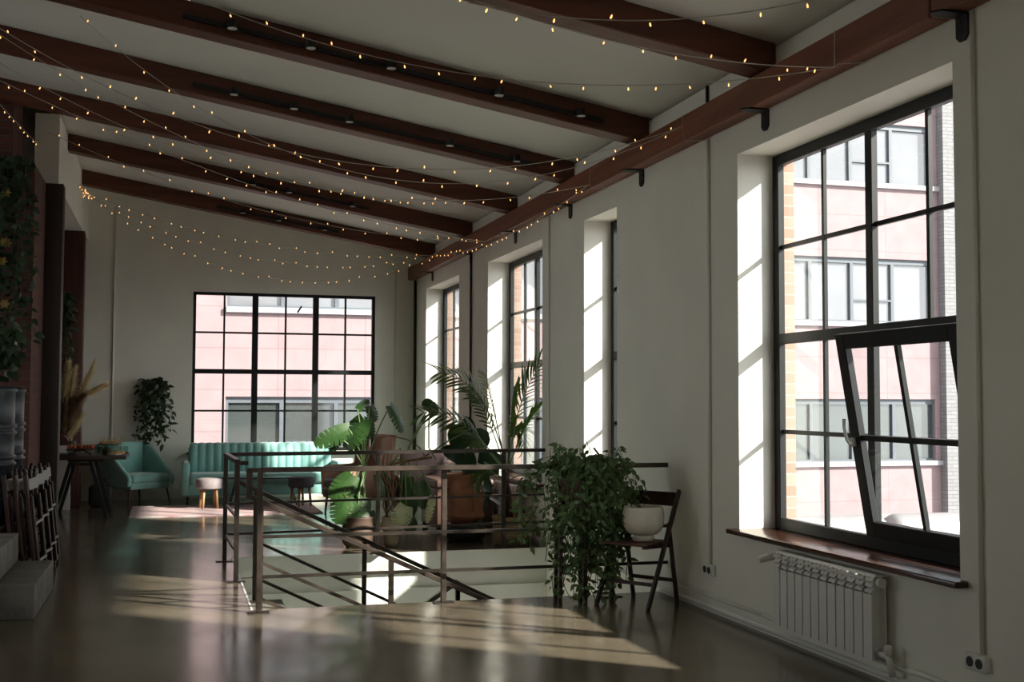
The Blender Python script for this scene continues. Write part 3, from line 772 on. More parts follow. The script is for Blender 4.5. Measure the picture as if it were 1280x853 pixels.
# monstera in a dark brown pot
mp_ = V((1.84, 11.98, 0))
root = empty('monstera_plant', mp_, 0, 'large split-leaf monstera in a brown pot behind the stairwell railing', 'plant')
pot_part(root, [(0, 0), (.125, 0), (.165, .06), (.168, .20), (.15, .29), (.158, .30), (.15, .315), (.14, .28), (0, .27)], M['brownpot'], .142, .285)
lf, st = MB(), MB(); top = mp_ + V((0, 0, .3)); hub = at(455, 585, 11.98)
for base, tip, W, nrm, dy, sf in [
    ((455, 524), (430, 556), .27, (-.7, -.75, -.15), -.05, 1), ((436, 537), (397, 556), .20, (-.6, -.8, -.3), -.1, 1), ((447, 512), (462, 500), .10, (0, -1, .3), 0, 1),
    ((462, 508), (470, 528), .12, (0, -1, .2), 0, 1), ((488, 508), (509, 538), .17, (.5, -.8, .3), .0, 1), ((455, 535), (452, 562), .16, (0, -1, .3), 0, 1),
    ((460, 522), (468, 548), .11, (.2, -1, .2), 0, 1),
    ((440, 594), (414, 620), .22, (-.2, -1, .4), -.1, 1), ((431, 622), (424, 653), .25, (-.2, -1, .25), -.1, 1), ((446, 598), (440, 628), .18, (.3, -1, .4), -.05, 1),
    ((455, 622), (446, 655), .24, (.2, -1, .2), -.1, 1), ((458, 645), (448, 688), .26, (.1, -1, .15), -.16, 1), ((462, 640), (466, 672), .20, (.4, -1, .2), -.12, 0),
    ((440, 545), (446, 570), .15, (0, -1, .4), .1, 1), ((424, 548), (410, 566), .12, (0, -1, .4), .08, 1)]:
    pix_leaf(lf, st, base, tip, 11.95, W, 'monstera', nrm, dy, hub if base[1] < 600 else top + V((rnd(.05), -.03, 0)), .25)
for k in range(5):
    a = top + V((rnd(.06), rnd(.06), -.02)); st.tube([a, a.lerp(hub, .5) + V((rnd(.06), rnd(.05), 0)), hub + V((rnd(.04), rnd(.04), rnd(.05)))], .011, 6)
to_local(root, lf); to_local(root, st)
lf.build('foliage', M['leaf'], root, smooth=True, recalc=False); st.build('stems', M['stem'], root, smooth=True)

# variegated philodendron in a beige pot with bare roots
pp = V((2.18, 12.0, 0)); root = empty('philodendron_plant', pp, 0, 'variegated philodendron with bare aerial roots in a beige pot', 'plant')
pot_part(root, [(0, 0), (.06, 0), (.075, .06), (.085, .16), (.125, .19), (.125, .22), (.10, .24), (.095, .30), (.085, .30), (.08, .25), (0, .24)], M['beigepot'], .085, .26)
lf, pal, st, rt = MB(), MB(), MB(), MB(); top = pp + V((0, 0, .28)); hub = at(478, 575, 12.0)
for base, tip, W, nrm, dy in [((474, 593), (490, 620), .20, (.3, -1, .3), -.05), ((510, 597), (505, 622), .17, (-.2, -1, .3), 0), ((524, 604), (536, 634), .22, (.2, -1, .2), -.05),
                              ((515, 612), (512, 650), .17, (0, -1, .2), 0), ((541, 512), (531, 500), .13, (0, -1, .2), 0), ((540, 505), (546, 520), .14, (.3, -1, .2), 0), ((500, 640), (520, 662), .18, (0, -1, .3), -.05)]:
    pix_leaf(lf, st, base, tip, 12.0, W, 'monstera', nrm, dy, at(505, 575, 12.0), .25, split=False)
pix_leaf(pal, st, (508, 633), (500, 658), 11.9, .24, 'monstera', (.5, -1, .6), -.05, at(505, 575, 12.0), .3)
pix_leaf(pal, st, (541, 622), (536, 655), 11.95, .10, 'monstera', (.2, -1, .2), 0, at(520, 580, 12.0), .2)
pix_leaf(pal, st, (493, 640), (497, 656), 11.95, .10, 'monstera', (-.2, -1, .2), 0, None, .2)
for k in range(9):
    a = top + V((rnd(.06), rnd(.05), 0)); c = at(random.uniform(465, 500), random.uniform(560, 590), 12.0)
    pts = [a.lerp(c, t) + V((rnd(.04), rnd(.03), 0)) for t in [i / 5 for i in range(6)]]; rt.tube(pts, .008, 6)
rt.tube([at(480, 585, 12), at(500, 578, 12), at(520, 575, 12), at(540, 572, 12)], .014, 6)
rt.tube([at(488, 545, 12), at(510, 550, 12), at(525, 560, 12), at(533, 574, 12)], .006, 6)
st.tube([at(545, 575, 12), at(536, 560, 12), at(536, 530, 12), at(538, 512, 12)], .008, 6)
st.tube([at(520, 578, 12), at(560, 552, 12.1), at(590, 535, 12.1)], .009, 6)
for q in (lf, pal, st, rt): to_local(root, q)
lf.build('foliage', M['leaf'], root, smooth=True, recalc=False); tag(pal.build('pale_leaves', M['leafpale'], root, smooth=True, recalc=False), 'cream coloured variegated leaves')
st.build('stems', M['stem'], root, smooth=True); rt.build('aerial_roots', M['woodstem'], root, smooth=True)

# copper urn with rubber plant on a black pot
up = V((3.02, 12.25, 0)); root = empty('rubber_plant', up, 0, 'dark-leaved rubber plant in a copper urn on a black base', 'plant')
b = MB(); b.lathe([(0, 0), (.17, 0), (.23, .06), (.215, .14), (.19, .19), (0, .19)], (0, 0, 0), 36); b.build('black_base', M['blackpot'], root, smooth=True)
pot_part(root, [(0, .19), (.16, .19), (.185, .24), (.205, .26), (.205, .275), (.195, .29), (.21, .50), (.222, .52), (.222, .54), (.212, .55), (.205, .66), (.215, .68), (.215, .705), (.20, .715), (.19, .67), (0, .65)], M['copper'], .19, .66, 'urn')
b = MB()
for sx in (-1, 1): b.tube([(sx*.205, -.06, .56), (sx*.245, -.09, .54), (sx*.25, -.09, .49), (sx*.215, -.06, .46)], .010, 8)
b.build('handle', M['blackpot'], root, smooth=True)
lf, st = MB(), MB(); top = up + V((0, 0, .65)); hub = at(588, 560, 12.2)
for base, tip, W, nrm, dy in [((583, 560), (566, 532), .28, (-.2, -1, .3), -.05), ((592, 555), (610, 540), .24, (.2, -1, .3), -.05), ((580, 575), (555, 560), .2, (-.1, -1, .5), -.1), ((598, 572), (630, 575), .2, (.1, -1, .5), -.1),
                              ((590, 590), (615, 612), .20, (.3, -1, .4), -.15), ((585, 592), (588, 632), .18, (0, -1, .2), -.15), ((600, 595), (606, 640), .19, (.2, -1, .2), -.12), ((575, 565), (590, 590), .24, (0, -1, .4), -.15),
                              ((610, 622), (632, 632), .09, (.2, -.4, 1), -.1), ((590, 640), (596, 662), .17, (0, -1, .2), -.2), ((588, 550), (584, 520), .16, (0, -1, .2), 0), ((604, 575), (624, 592), .15, (0, -1, .3), -.1)]:
    pix_leaf(lf, st, base, tip, 12.2, W, 'heart', nrm, dy, None, .2)
for k in range(5): st.tube([top + V((rnd(.06), rnd(.05), -.02)), top.lerp(hub, .5) + V((rnd(.05), -.02, 0)), hub + V((rnd(.08), -.03, rnd(.06)))], .01, 6)
st.tube([top, at(600, 600, 12.0), at(606, 625, 11.98)], .008, 6); st.tube([top, at(590, 600, 12.0), at(592, 640, 11.98)], .008, 6)
to_local(root, lf); to_local(root, st)
lf.build('foliage', M['leafd'], root, smooth=True, recalc=False); st.build('stems', M['woodstem'], root, smooth=True)

# palm in a wicker basket
pb = V((3.44, 11.92, 0)); root = empty('palm_plant', pb, 0, 'tall palm in a woven wicker basket by the middle window', 'plant')
pot_part(root, [(0, 0), (.17, 0), (.195, .10), (.20, .24), (.205, .28), (.195, .29), (.185, .25), (0, .24)], M['wicker'], .19, .25, 'basket')
lf, st, tr = MB(), MB(), MB()
cr = at(634, 585, 11.92)
for k in range(4):
    a = pb + V((rnd(.05) - .06, rnd(.05), .24)); tr.tube([a, a.lerp(cr, .5) + V((rnd(.02), rnd(.02), 0)), cr + V((rnd(.03), rnd(.03), rnd(.05)))], .024, 8, .014)
fr = [((634, 585), (612, 505), (598, 478), (552, 466), .20), ((636, 585), (642, 520), (655, 490), (672, 461), .22), ((633, 590), (600, 545), (580, 520), (530, 516), .18),
      ((635, 580), (640, 545), (650, 522), (655, 560), .14), ((632, 585), (620, 520), (612, 490), (604, 466), .14), ((636, 585), (650, 545), (664, 520), (673, 512), .12),
      ((632, 590), (606, 560), (598, 545), (590, 552), .13), ((630, 600), (618, 590), (606, 584), (596, 602), .13), ((638, 600), (652, 590), (662, 592), (668, 612), .14),
      ((633, 588), (615, 535), (603, 505), (590, 490), .12),
      ((634, 585), (640, 555), (636, 520), (648, 485), .16)]
def bez(p, t):
    a, b_, c, d = p; s_ = 1 - t
    return a*s_**3 + 3*b_*s_*s_*t + 3*c*s_*t*t + d*t**3
for k, (a, c, d, e, LL) in enumerate(fr):
    off = random.uniform(-.16, .22)
    P = [at(*a, 11.92), at(*c, 11.92 + off*.4), at(*d, 11.92 + off*.8), at(*e, 11.92 + off)]
    pts = [bez(P, i / 18) for i in range(19)]; st.tube(pts, .008, 5, .003)
    for i in range(7, 19):
        t = (i - 7) / 11; tg = (pts[min(i+1, 18)] - pts[i-1]).normalized()
        sd = tg.cross(V((0, 0, 1)))
        if sd.length < .1: sd = V((1, 0, 0))
        sd.normalize(); up_ = sd.cross(tg)
        for sg in (1, -1):
            dr = (tg * (.75 + .25*t) + sd * (sg * .42) + up_ * (sg * .62 + .1) + V((rnd(.1), rnd(.1), rnd(.1) - .12)))
            leaf(lf, pts[i], dr, up_ + V((0, -.6, .2)), LL * (1.0 - .35 * abs(t - .4)) * random.uniform(1.05, 1.5), .034, 'blade', .22, 5)
for q in (lf, st, tr): to_local(root, q)
lf.build('fronds', M['palm'], root, smooth=True, recalc=False); st.build('stems', M['stem'], root, smooth=True); tr.build('trunk', M['trunk'], root, smooth=True)

# trailing vines
def strand(st, lf, pts, dens=14, L=.075, W=.042, kind='oval', face=(0, -1, .3), r=.003):
    pts = [V(p) for p in pts]
    # resample
    segs = [(pts[i+1] - pts[i]).length for i in range(len(pts)-1)]; tot = sum(segs)
    st.tube(pts, r, 5)
    n = max(2, int(tot * dens))
    for i in range(n):
        s_ = (i + random.random()) / n * tot; k = 0
        while k < len(segs) - 1 and s_ > segs[k]: s_ -= segs[k]; k += 1
        p = pts[k].lerp(pts[k+1], min(1, s_ / max(segs[k], 1e-6)))
        az = random.uniform(0, 2*PI)
        d = V((math.cos(az) * .8, math.sin(az) * .8, random.uniform(-1.0, .15)))
        sc_ = random.uniform(.7, 1.25)
        leaf(lf, p + V((math.cos(az), math.sin(az), 0)) * .012, d, V(face) + V((rnd(.7), rnd(.5), rnd(.6) + .3)), L * sc_, W * sc_, kind, .3, 4)
def hang(a, length, sway=.05, n=7, out=(0, 0, 0)):
    a = V(a); pts = [a]
    for i in range(1, n + 1):
        t = i / n; pts.append(a + V(out) * min(1, 2*t) * (1 - .3*t) + V((rnd(sway), rnd(sway*.6), -length * t + (.06*math.sin(PI*min(1, t*2.2)) if t < .5 else 0))))
    return pts
vp = V((2.86, 8.36, 0))
root = empty('trailing_plant', vp, 0, 'big green trailing plant spilling over the railing beside the folding chair', 'plant')
b = MB()
for dx, dy in ((-.11, -.08), (.11, -.08), (-.11, .03), (.11, .03)): b.bar((dx*.9, dy, 0), (dx*.8, dy, .70), .026, .026)
b.box((-.13, -.11, .70), (.13, .05, .725)); b.build('plant_stand', M['chairwood'], root)
b = MB(); b.lathe([(0, 0), (.075, 0), (.105, .17), (.112, .19), (.10, .19), (.09, .15), (0, .14)], (0, -.03, .726), 24); b.build('pot', M['brownpot'], root, smooth=True)
lf, st, wd = MB(), MB(), MB(); c0 = vp + V((0, -.03, .9))
for k in range(90):
    ang = random.uniform(0, 2*PI); rr_ = random.uniform(.03, .36)
    out = V((math.cos(ang) * rr_ * 1.05 + .15, min(.06, math.sin(ang) * rr_ * .42 - .05), 0))
    zt = random.uniform(.0, .20)
    frac = random.uniform(.4, 1.0)
    ln = min(c0.z + zt - .02, (c0.z + zt) * frac)
    if out.x > .36: ln = min(ln, .55)
    a = c0 + V((0, 0, .02)); up_ = c0 + out * .8 + V((0, 0, zt))
    pts = [a, a.lerp(up_, .5) + V((0, 0, .05)), up_] + [q for q in hang(up_, ln, .045, 7, out * .35)[1:]]
    strand(st, lf, pts, 24, .062, .030)
for k in range(10):   # tall sprigs on top
    a = c0 + V((.15 + rnd(.30), rnd(.06), .02)); strand(st, lf, [a, a + V((rnd(.05), rnd(.04), .12)), a + V((rnd(.10), rnd(.05), random.uniform(.16, .27)))], 34, .055, .026)
for px, py, ln in ((690, 560, .5), (700, 556, .75), (672, 575, .55), (655, 590, .52), (650, 610, .42), (684, 585, .7), (665, 600, .5), (712, 560, .95), (718, 575, .85), (695, 575, .85), (702, 585, .95), (725, 560, .8), (780, 575, .45), (792, 590, .3), (735, 590, .75)):
    e = at(px, py, 8.46 + rnd(.03)); pts = [c0, c0.lerp(e, .45) + V((0, 0, .12)), e] + hang(e, min(ln, e.z - .04), .035, 7)[1:]
    strand(st, lf, pts, 25, .066, .032)
for a, c, e in (((742, 560), (765, 590), (790, 630)), ((720, 590), (745, 585), (757, 598)), ((770, 592), (778, 605), (785, 615))):
    wd.tube([at(*a, 8.3), at(*c, 8.28), at(*e, 8.3)], .008, 6)
wd.tube([c0, at(757, 598, 8.3)], .01, 6); wd.tube([c0, at(765, 590, 8.28)], .009, 6)
for q in (lf, st, wd): to_local(root, q)
lf.build('foliage', M['vine'], root, smooth=True, recalc=False); st.build('stems', M['vine'], root, smooth=True); wd.build('woody_stem', M['woodstem'], root, smooth=True)

# plant hanging on the far wall above the armchair
hp = V((-.27, 18.28, 1.58)); root = empty('hanging_plant', hp, 0, 'leafy green plant cascading down the far wall beside the teal armchair', 'plant')
b = MB(); b.lathe([(0, 0), (.06, 0), (.09, .13), (.095, .14), (.085, .14), (0, .12)], (0, 0, 0), 20); b.build('pot', M['blackpot'], root, smooth=True)
b = MB(); b.bar((0, .02, .02), (0, .118, .02), .02); b.build('wall_hook', M['black'], root)
lf, st = MB(), MB()
for k in range(24):
    a = hp + V((rnd(.16) + .02, rnd(.05) - .04, .14 + rnd(.05))); o_ = V((rnd(.16), -.02 - random.random()*.08, 0))
    ln = random.uniform(.3, 1.05)
    strand(st, lf, [hp + V((0, 0, .13)), a + V((0, 0, .04)), a + o_*.5] + hang(a + o_*.5, ln, .05, 7, o_*.5)[1:], 22, .10, .05)
for q in (lf, st): to_local(root, q)
lf.build('foliage', M['ivy'], root, smooth=True, recalc=False); st.build('stems', M['ivy'], root, smooth=True)

# ivy at the left edge
def ivy(loc, name, label, n, xr, yr, ln, extra, L=.085, W=.06):
    hp = V(loc); root = empty(name, hp, 0, label, 'plant')
    b = MB(); b.box((-xr, -.09, -.05), (xr, .07, .07)); b.build('planter', M['blackpot'], root, bevel=.01)
    b = MB(); b.bar((0, .0, .07), (0, 0, .30), .01, .01); b.build('hanger', M['black'], root)
    lf, st = MB(), MB()
    for k in range(n):
        a = hp + V((random.uniform(-xr, xr), rnd(yr) - .05, .08)); o_ = V((rnd(.12), -.06 - random.random()*.12, 0))
        strand(st, lf, [a, a + o_*.6 + V((0, 0, .05)), a + o_] + hang(a + o_, random.uniform(*ln), .06, 8)[1:], 20, L, W)
    to_local(root, lf); to_local(root, st)
    lf.build('foliage', M['ivy'], root, smooth=True, recalc=False); st.build('stems', M['ivy'], root, smooth=True)
    if extra:
        for px, py in extra:
            p = at(px, py, hp.y - .25) - hp; b = MB()
            for q in range(6):
                a = q / 6 * 2*PI; leaf(b, p, (math.cos(a), -.3, math.sin(a)), (0, -1, 0), .05, .03, 'oval', .1, 3)
            b.build('blossom', M['yellow'], root, recalc=False)
    return root
ivy((-1.72, 12.35, 3.72), 'hanging_ivy', 'long ivy curtain hanging in front of the dark brick at the left edge', 34, .30, .05, (1.0, 2.0), [(8, 241), (5, 303), (3, 327), (9, 304), (6, 380)])
ivy((-1.40, 10.55, 1.95), 'hanging_ivy', 'low hanging ivy spilling over the grey drums', 16, .14, .05, (.15, .42), None, .10, .07)
ivy((-1.42, 16.3, 2.75), 'hanging_fern', 'thin-leaved hanging plant in the gap behind the dark column', 26, .12, .06, (.3, 1.0), None, .12, .03)

# ------------------------------------------------------------------ far corner furniture
# rug
b = MB(); b.box((-.50, 15.62, 0.0005), (1.93, 17.15, .012)); o = b.build('rug', M['rug']); tag(o, 'pale pink striped rug under the stools and sofa', 'rug')
# sofa
def rounded(b_, a, c, name, m_, parent, bevel=.04, seg=4):
    b = MB(); b.box(a, c); return b.build(name, m_, parent, bevel=bevel, seg=seg)
sx0, sx1, sy0, sy1 = .14, 2.42, 17.20, 18.02
root = empty('sofa', ((sx0 + sx1) / 2, (sy0 + sy1) / 2, 0), 0, 'teal velvet two-seat sofa with vertical channels on its back cushions', 'sofa')
L = V(root.location)
def rb(a, c, name, m_=M['teal'], bevel=.035): 
    return rounded(None, V(a) - L, V(c) - L, name, m_, root, bevel)
rb((sx0 + .05, sy0 + .04, .13), (sx1 - .05, sy1, .30), 'base', bevel=.02)
for k in range(2):
    a = sx0 + .115 + k * (sx1 - sx0 - .23) / 2; c = a + (sx1 - sx0 - .23) / 2
    rb((a, sy0 - .02, .29), (c - .004, sy1 - .22, .44), 'seat_cushion', bevel=.05)
    # channelled back cushion
    b = MB(); n = 9; x0_, x1_ = a + .0, c - .006; w = (x1_ - x0_) / n; rows = []
    prof = [(17.78, .40), (17.735, .44), (17.755, .66), (17.80, .81), (17.83, .845), (17.88, .85), (17.925, .82), (17.95, .40)]
    m_ = 6
    for i in range(n * m_ + 1):
        u = i / m_; fr_ = u - math.floor(u); bul = .022 * math.sin(PI * fr_) ** .6 if fr_ > 0 else 0
        x = x0_ + (x1_ - x0_) * i / (n * m_); row = []
        for j, (yy, zz) in enumerate(prof):
            f_ = 1 if 0 < j < 6 else 0
            row.append(V((x, yy - bul * f_ * (1 if j < 5 else 0), zz + (bul * .5 if j in (4, 5) else 0))) - L)
        row.append(row[0].copy()); rows.append(row)
    b.strip(rows)
    for row in (rows[0], rows[-1]): b.bm.faces.new([b.bm.verts.new(p) for p in row[:-1]])
    b.build('back_cushion', M['teal'], root, smooth=True)
for k, x in enumerate((sx0, sx1 - .115)): rb((x, sy0, .12), (x + .115, sy1 - .02, .60), 'armrest', bevel=.045)
rb((sx0 + .10, 17.94, .2), (sx1 - .10, sy1 + .01, .80), 'back_frame', bevel=.03)
for x in (sx0 + .09, sx1 - .09):
    for y in (sy0 + .08, sy1 - .08):
        b = MB(); b.tube([V((x, y, .135)) - L, V((x, y, .012)) - L], .018, 10, .012); b.build('leg', M['rail'], root, smooth=True)
# teal armchair (local: faces -y)
root = empty('armchair', (-.50, 17.80, 0), math.radians(40), 'low angular teal velvet armchair in the far left corner', 'armchair')
b = MB(); t_ = .075
# side profile arms (in local yz), front at y = -.36
prof = [(-.36, .27), (-.385, .37), (-.36, .42), (.12, .80), (.30, .86), (.35, .84), (.34, .27)]
for sx in (-1, 1):
    xo, xi = sx * .40, sx * .335
    b2 = MB(); n = len(prof)
    # arms flare outwards towards the top
    outer = [(xo + sx * (z - .27) * .06, y, z) for y, z in prof]; inner = [(xi + sx * (z - .27) * .06, y, z) for y, z in prof]
    a_ = [b2.bm.verts.new(p) for p in outer]; c_ = [b2.bm.verts.new(p) for p in inner]
    b2.bm.faces.new(a_ if sx > 0 else a_[::-1]); b2.bm.faces.new(c_[::-1] if sx > 0 else c_)
    for i in range(n): b2.bm.faces.new((a_[i], a_[(i+1) % n], c_[(i+1) % n], c_[i]))
    b2.build('armrest', M['teal'], root, bevel=.025, seg=3)
b = MB(); b.hexa([(-.34, .25, .28), (.34, .25, .28), (.34, .345, .28), (-.34, .345, .28), (-.37, .27, .87), (.37, .27, .87), (.37, .36, .87), (-.37, .36, .87)]); b.build('backrest', M['teal'], root, bevel=.03, seg=3)
b = MB(); b.box((-.345, -.355, .22), (.345, .34, .315)); b.build('base', M['teal'], root, bevel=.025, seg=3)
b = MB(); b.box((-.325, -.37, .312), (.325, .25, .43)); b.build('seat_cushion', M['teal'], root, bevel=.045, seg=4)
for x, y in ((-.32, -.30), (.32, -.30), (-.30, .28), (.30, .28)):
    b = MB(); b.tube([(x, y, .24), (x * 1.14, y * 1.1, .0)], .016, 10, .009); b.build('leg', M['legmetal'], root, smooth=True)
# stools
def stool(loc, seat, label):
    root = empty('stool', loc, random.uniform(0, .5), label, 'stool', 'round plush stools on the rug')
    b = MB(); b.lathe([(0, .265), (.17, .265), (.178, .28), (.178, .385), (.165, .402), (.10, .412), (0, .414)], (0, 0, 0), 36); b.build('seat', seat, root, smooth=True)
    b = MB(); b.lathe([(.1785, .283), (.181, .287), (.1785, .291)], (0, 0, 0), 36); b.build('piping', seat, root)
    for k in range(4):
        a = PI/4 + k * PI/2; b = MB(); b.tube([(.115*math.cos(a), .115*math.sin(a), .27), (.14*math.cos(a), .14*math.sin(a), 0)], .021, 10, .016); b.build('leg', M['stool_wood'], root, smooth=True)
stool((.50, 16.62, .0125), M['plush_l'], 'pale grey plush stool with wooden legs nearer the armchair')
stool((1.745, 16.64, .0125), M['plush_d'], 'charcoal grey plush stool with wooden legs beside the monstera')
# coffee table
root = empty('coffee_table', (1.25, 16.99, .0125), 0, 'dark oval coffee table with thin black legs in front of the sofa', 'table')
b = MB(); b.lathe([(0, .372), (.60, .372), (.605, .378), (.60, .388), (0, .388)], (0, 0, 0), 48, 1.04, .29); b.build('table_top', M['black'], root)
for sx in (-1, 1):
    for sy in (-1, 1):
        b = MB(); b.tube([(sx*.36, sy*.12, .372), (sx*.46, sy*.15, .0)], .009, 8); b.build('leg', M['black'], root)
# snack table with A frames
root = empty('buffet_table', (-1.03, 16.1, 0), 0, 'dark wooden buffet table on black A-frame trestles at the left', 'table')
L = V(root.location)
b = MB(); b.box(V((-1.55, 15.58, .735)) - L, V((-.545, 16.65, .782)) - L); b.build('table_top', M['table'], root, bevel=.006)
for y in (15.66, 16.55):
    for (xa, xb) in ((-.98, -.77), (-1.20, -1.40)):
        b = MB(); b.bar(V((xa, y, .735)) - L, V((xb, y, 0)) - L, .045, .045); b.build('leg', M['black'], root)
    b = MB(); b.bar(V((-1.22, y, .68)) - L, V((-.95, y, .68)) - L, .035, .035); b.bar(V((-1.24, y, .722)) - L, V((-.8, y, .722)) - L, .035, .025); b.build('crossbar', M['black'], root)
TZ = .783
# things on the table
def plate(x, y, r, label, foods, grp='serving plates on the buffet table'):
    root = empty('serving_plate', (x, y, TZ), 0, label, 'plate', grp)
    b = MB(); b.lathe([(0, 0), (r*.6, 0), (r, .012), (r, .016), (r*.62, .006), (0, .005)], (0, 0, 0), 28); b.build('plate', M['plate'], root, smooth=True)
    for k in range(foods[1]):
        a = k * 2.4; rr_ = r * .75 * math.sqrt((k + .5) / foods[1]); b = MB()
        if foods[2] == 'ball': b.ball((rr_*math.cos(a), rr_*math.sin(a), .024), .019, 8)
        else: b.box((rr_*math.cos(a) - .018, rr_*math.sin(a) - .014, .008), (rr_*math.cos(a) + .018, rr_*math.sin(a) + .014, .026)); b.ball((rr_*math.cos(a), rr_*math.sin(a), .032), .012, 6)
        b.build('canape', foods[0], root, smooth=True)
plate(-.70, 15.72, .10, 'white plate of canapes at the front right corner of the buffet table', (M['food_y'], 12, 'box'))
plate(-.64, 15.98, .07, 'small plate of orange snacks at the right edge of the buffet table', (M['food_o'], 9, 'ball'))
# berry tray on a wire riser
root = empty('berry_tray', (-1.10, 15.78, TZ), 0, 'dark tray of red berries on a curved black riser', 'tray')
b = MB()
for dy in (-.07, .07): b.tube([(-.13 + .26*t, dy, .06*math.sin(PI*t) + .008) for t in [i/8 for i in range(9)]], .008, 6)
b.build('riser', M['black'], root, smooth=True)
b = MB(); b.box((-.17, -.10, .070), (.17, .10, .082)); b.build('tray', M['black'], root, bevel=.004)
b = MB()
for k in range(70): b.ball((rnd(.15), rnd(.085), .094 + random.random()*.028), random.uniform(.013, .02), 6)
tag(b.build('berries', M['food_r'], root, smooth=True), kind='stuff')
# glass jar with skewers and a slate of snacks on top
root = empty('glass_jar', (-.76, 15.92, TZ), 0, 'glass cake stand jar topped with snack skewers on the buffet table', 'jar')
b = MB(); b.lathe([(.0, .0), (.10, 0), (.105, .01), (.105, .12), (.10, .125), (.095, .12), (.095, .012), (0, .01)], (0, 0, 0), 28); b.build('jar', M['jar'], root, smooth=True)
b = MB(); b.lathe([(0, .013), (.09, .013), (.092, .08), (0, .085)], (0, 0, 0), 20); b.build('contents', M['green_in'], root, smooth=True)
b = MB(); b.lathe([(0, .127), (.15, .127), (.152, .133), (.15, .14), (0, .14)], (0, 0, 0), 28); b.build('top_plate', M['black'], root)
for k in range(14):
    a = k * 2.4; rr_ = .13 * math.sqrt((k + .5) / 14); x, y = rr_*math.cos(a), rr_*math.sin(a); b = MB(); b.box((x - .016, y - .016, .141), (x + .016, y + .016, .162)); co = b.build('canape', M['food_y' if k % 3 else 'food_r'], root)
    b = MB(); b.tube([(x, y, .16), (x + rnd(.01), y, .225)], .0025, 5); b.ball((x, y, .176), .011, 6); b.build('skewer', M['food_y'], co)
for k, (x, y) in enumerate(((-.58, 16.3), (-.66, 16.42), (-.90, 16.2), (-.82, 16.35))):
    b = MB(); b.lathe([(0, 0), (.03, 0), (.034, .09), (.031, .09), (.027, .006), (0, .006)], (x, y, TZ), 16)
    tag(b.build('drinking_glass', M['jar'], smooth=True), 'small drinking glass on the buffet table %s' % ('by the far right corner', 'near the back edge, right', 'behind the berry tray', 'behind the snack jar')[k], 'glass', 'drinking glasses on the buffet table')
# vase of pampas grass
root = empty('pampas_vase', (-1.22, 16.0, TZ), 0, 'glass vase of tall dried pampas grass on the buffet table', 'vase')
b = MB(); b.lathe([(0, 0), (.055, 0), (.065, .02), (.06, .14), (.045, .17), (.05, .18), (.043, .18), (.052, .13), (.055, .02), (0, .012)], (0, 0, 0), 20); b.build('vase', M['jar'], root, smooth=True)
Lr = V(root.location); st = MB(); pa = MB(); pd = MB()
def plume(b_, base, tip, r):
    base, tip = V(base), V(tip); d = tip - base; L_ = d.length; dn = d.normalized()
    for k in range(1100):
        t = random.random() ** .8; p = base + d * t; a = random.uniform(0, 2*PI)
        s1 = dn.orthogonal().normalized(); s2 = dn.cross(s1); rad = 1.25 * r * (math.sin(PI * min(1, .16 + t * .84))) * random.random()
        q = p + (s1*math.cos(a) + s2*math.sin(a)) * rad + dn * random.uniform(.02, .11) + (s1*math.cos(a) + s2*math.sin(a)) * random.uniform(0, .055) + V((.03*t, 0, -.03 * t * random.random()))
        w_ = (s1*math.sin(a) - s2*math.cos(a)) * .0075
        vs = [b_.bm.verts.new(x) for x in (p - w_, p + w_, q)]; b_.bm.faces.new(vs)
for bs, tp, r, w in (((84, 520), (92, 462), .055, 0), ((92, 515), (116, 455), .05, 0), ((95, 500), (128, 482), .045, 0), ((82, 530), (102, 495), .06, 1), ((78, 500), (84, 455), .05, 0), ((86, 540), (90, 500), .055, 1), ((80, 545), (80, 505), .05, 1), ((84, 550), (100, 520), .045, 0)):
    p, q = at(*bs, 15.95 + rnd(.06)) - Lr, at(*tp, 15.9 + rnd(.1)) - Lr
    st.tube([(rnd(.02), rnd(.02), .02), (0, 0, .17), p], .003, 5); plume(pd if w else pa, p, q, r)
st.build('stalks', M['pampas'], root); pa.build('pale_plumes', M['pampas'], root, recalc=False); tag(pd.build('dark_plumes', M['pampasd'], root, recalc=False), 'darker brown plumes')
# bag beneath the table
b = MB(); b.box((-.16, -.10, 0), (.16, .10, .30)); o = b.build('bag', M['stringbag'], bevel=.05, seg=3); o.location = (-.93, 17.35, 0)
tag(o, 'black bag standing on the floor behind the buffet table', 'bag')
b = MB(); b.tube([(-.08, -.0, .29), (-.06, 0, .38), (.06, 0, .38), (.08, 0, .29)], .01, 6); b.build('handle', M['stringbag'], o, smooth=True)
# white board seen between column and table
b = MB(); b.box((-1.62, 16.9, 0), (-1.30, 16.93, .86)); b.box((-1.64, 16.88, .80), (-1.29, 16.95, .865)); tag(b.build('white_panel', M['white'], bevel=.004, seg=1), 'white panel standing behind the dark column near the buffet table', 'panel')
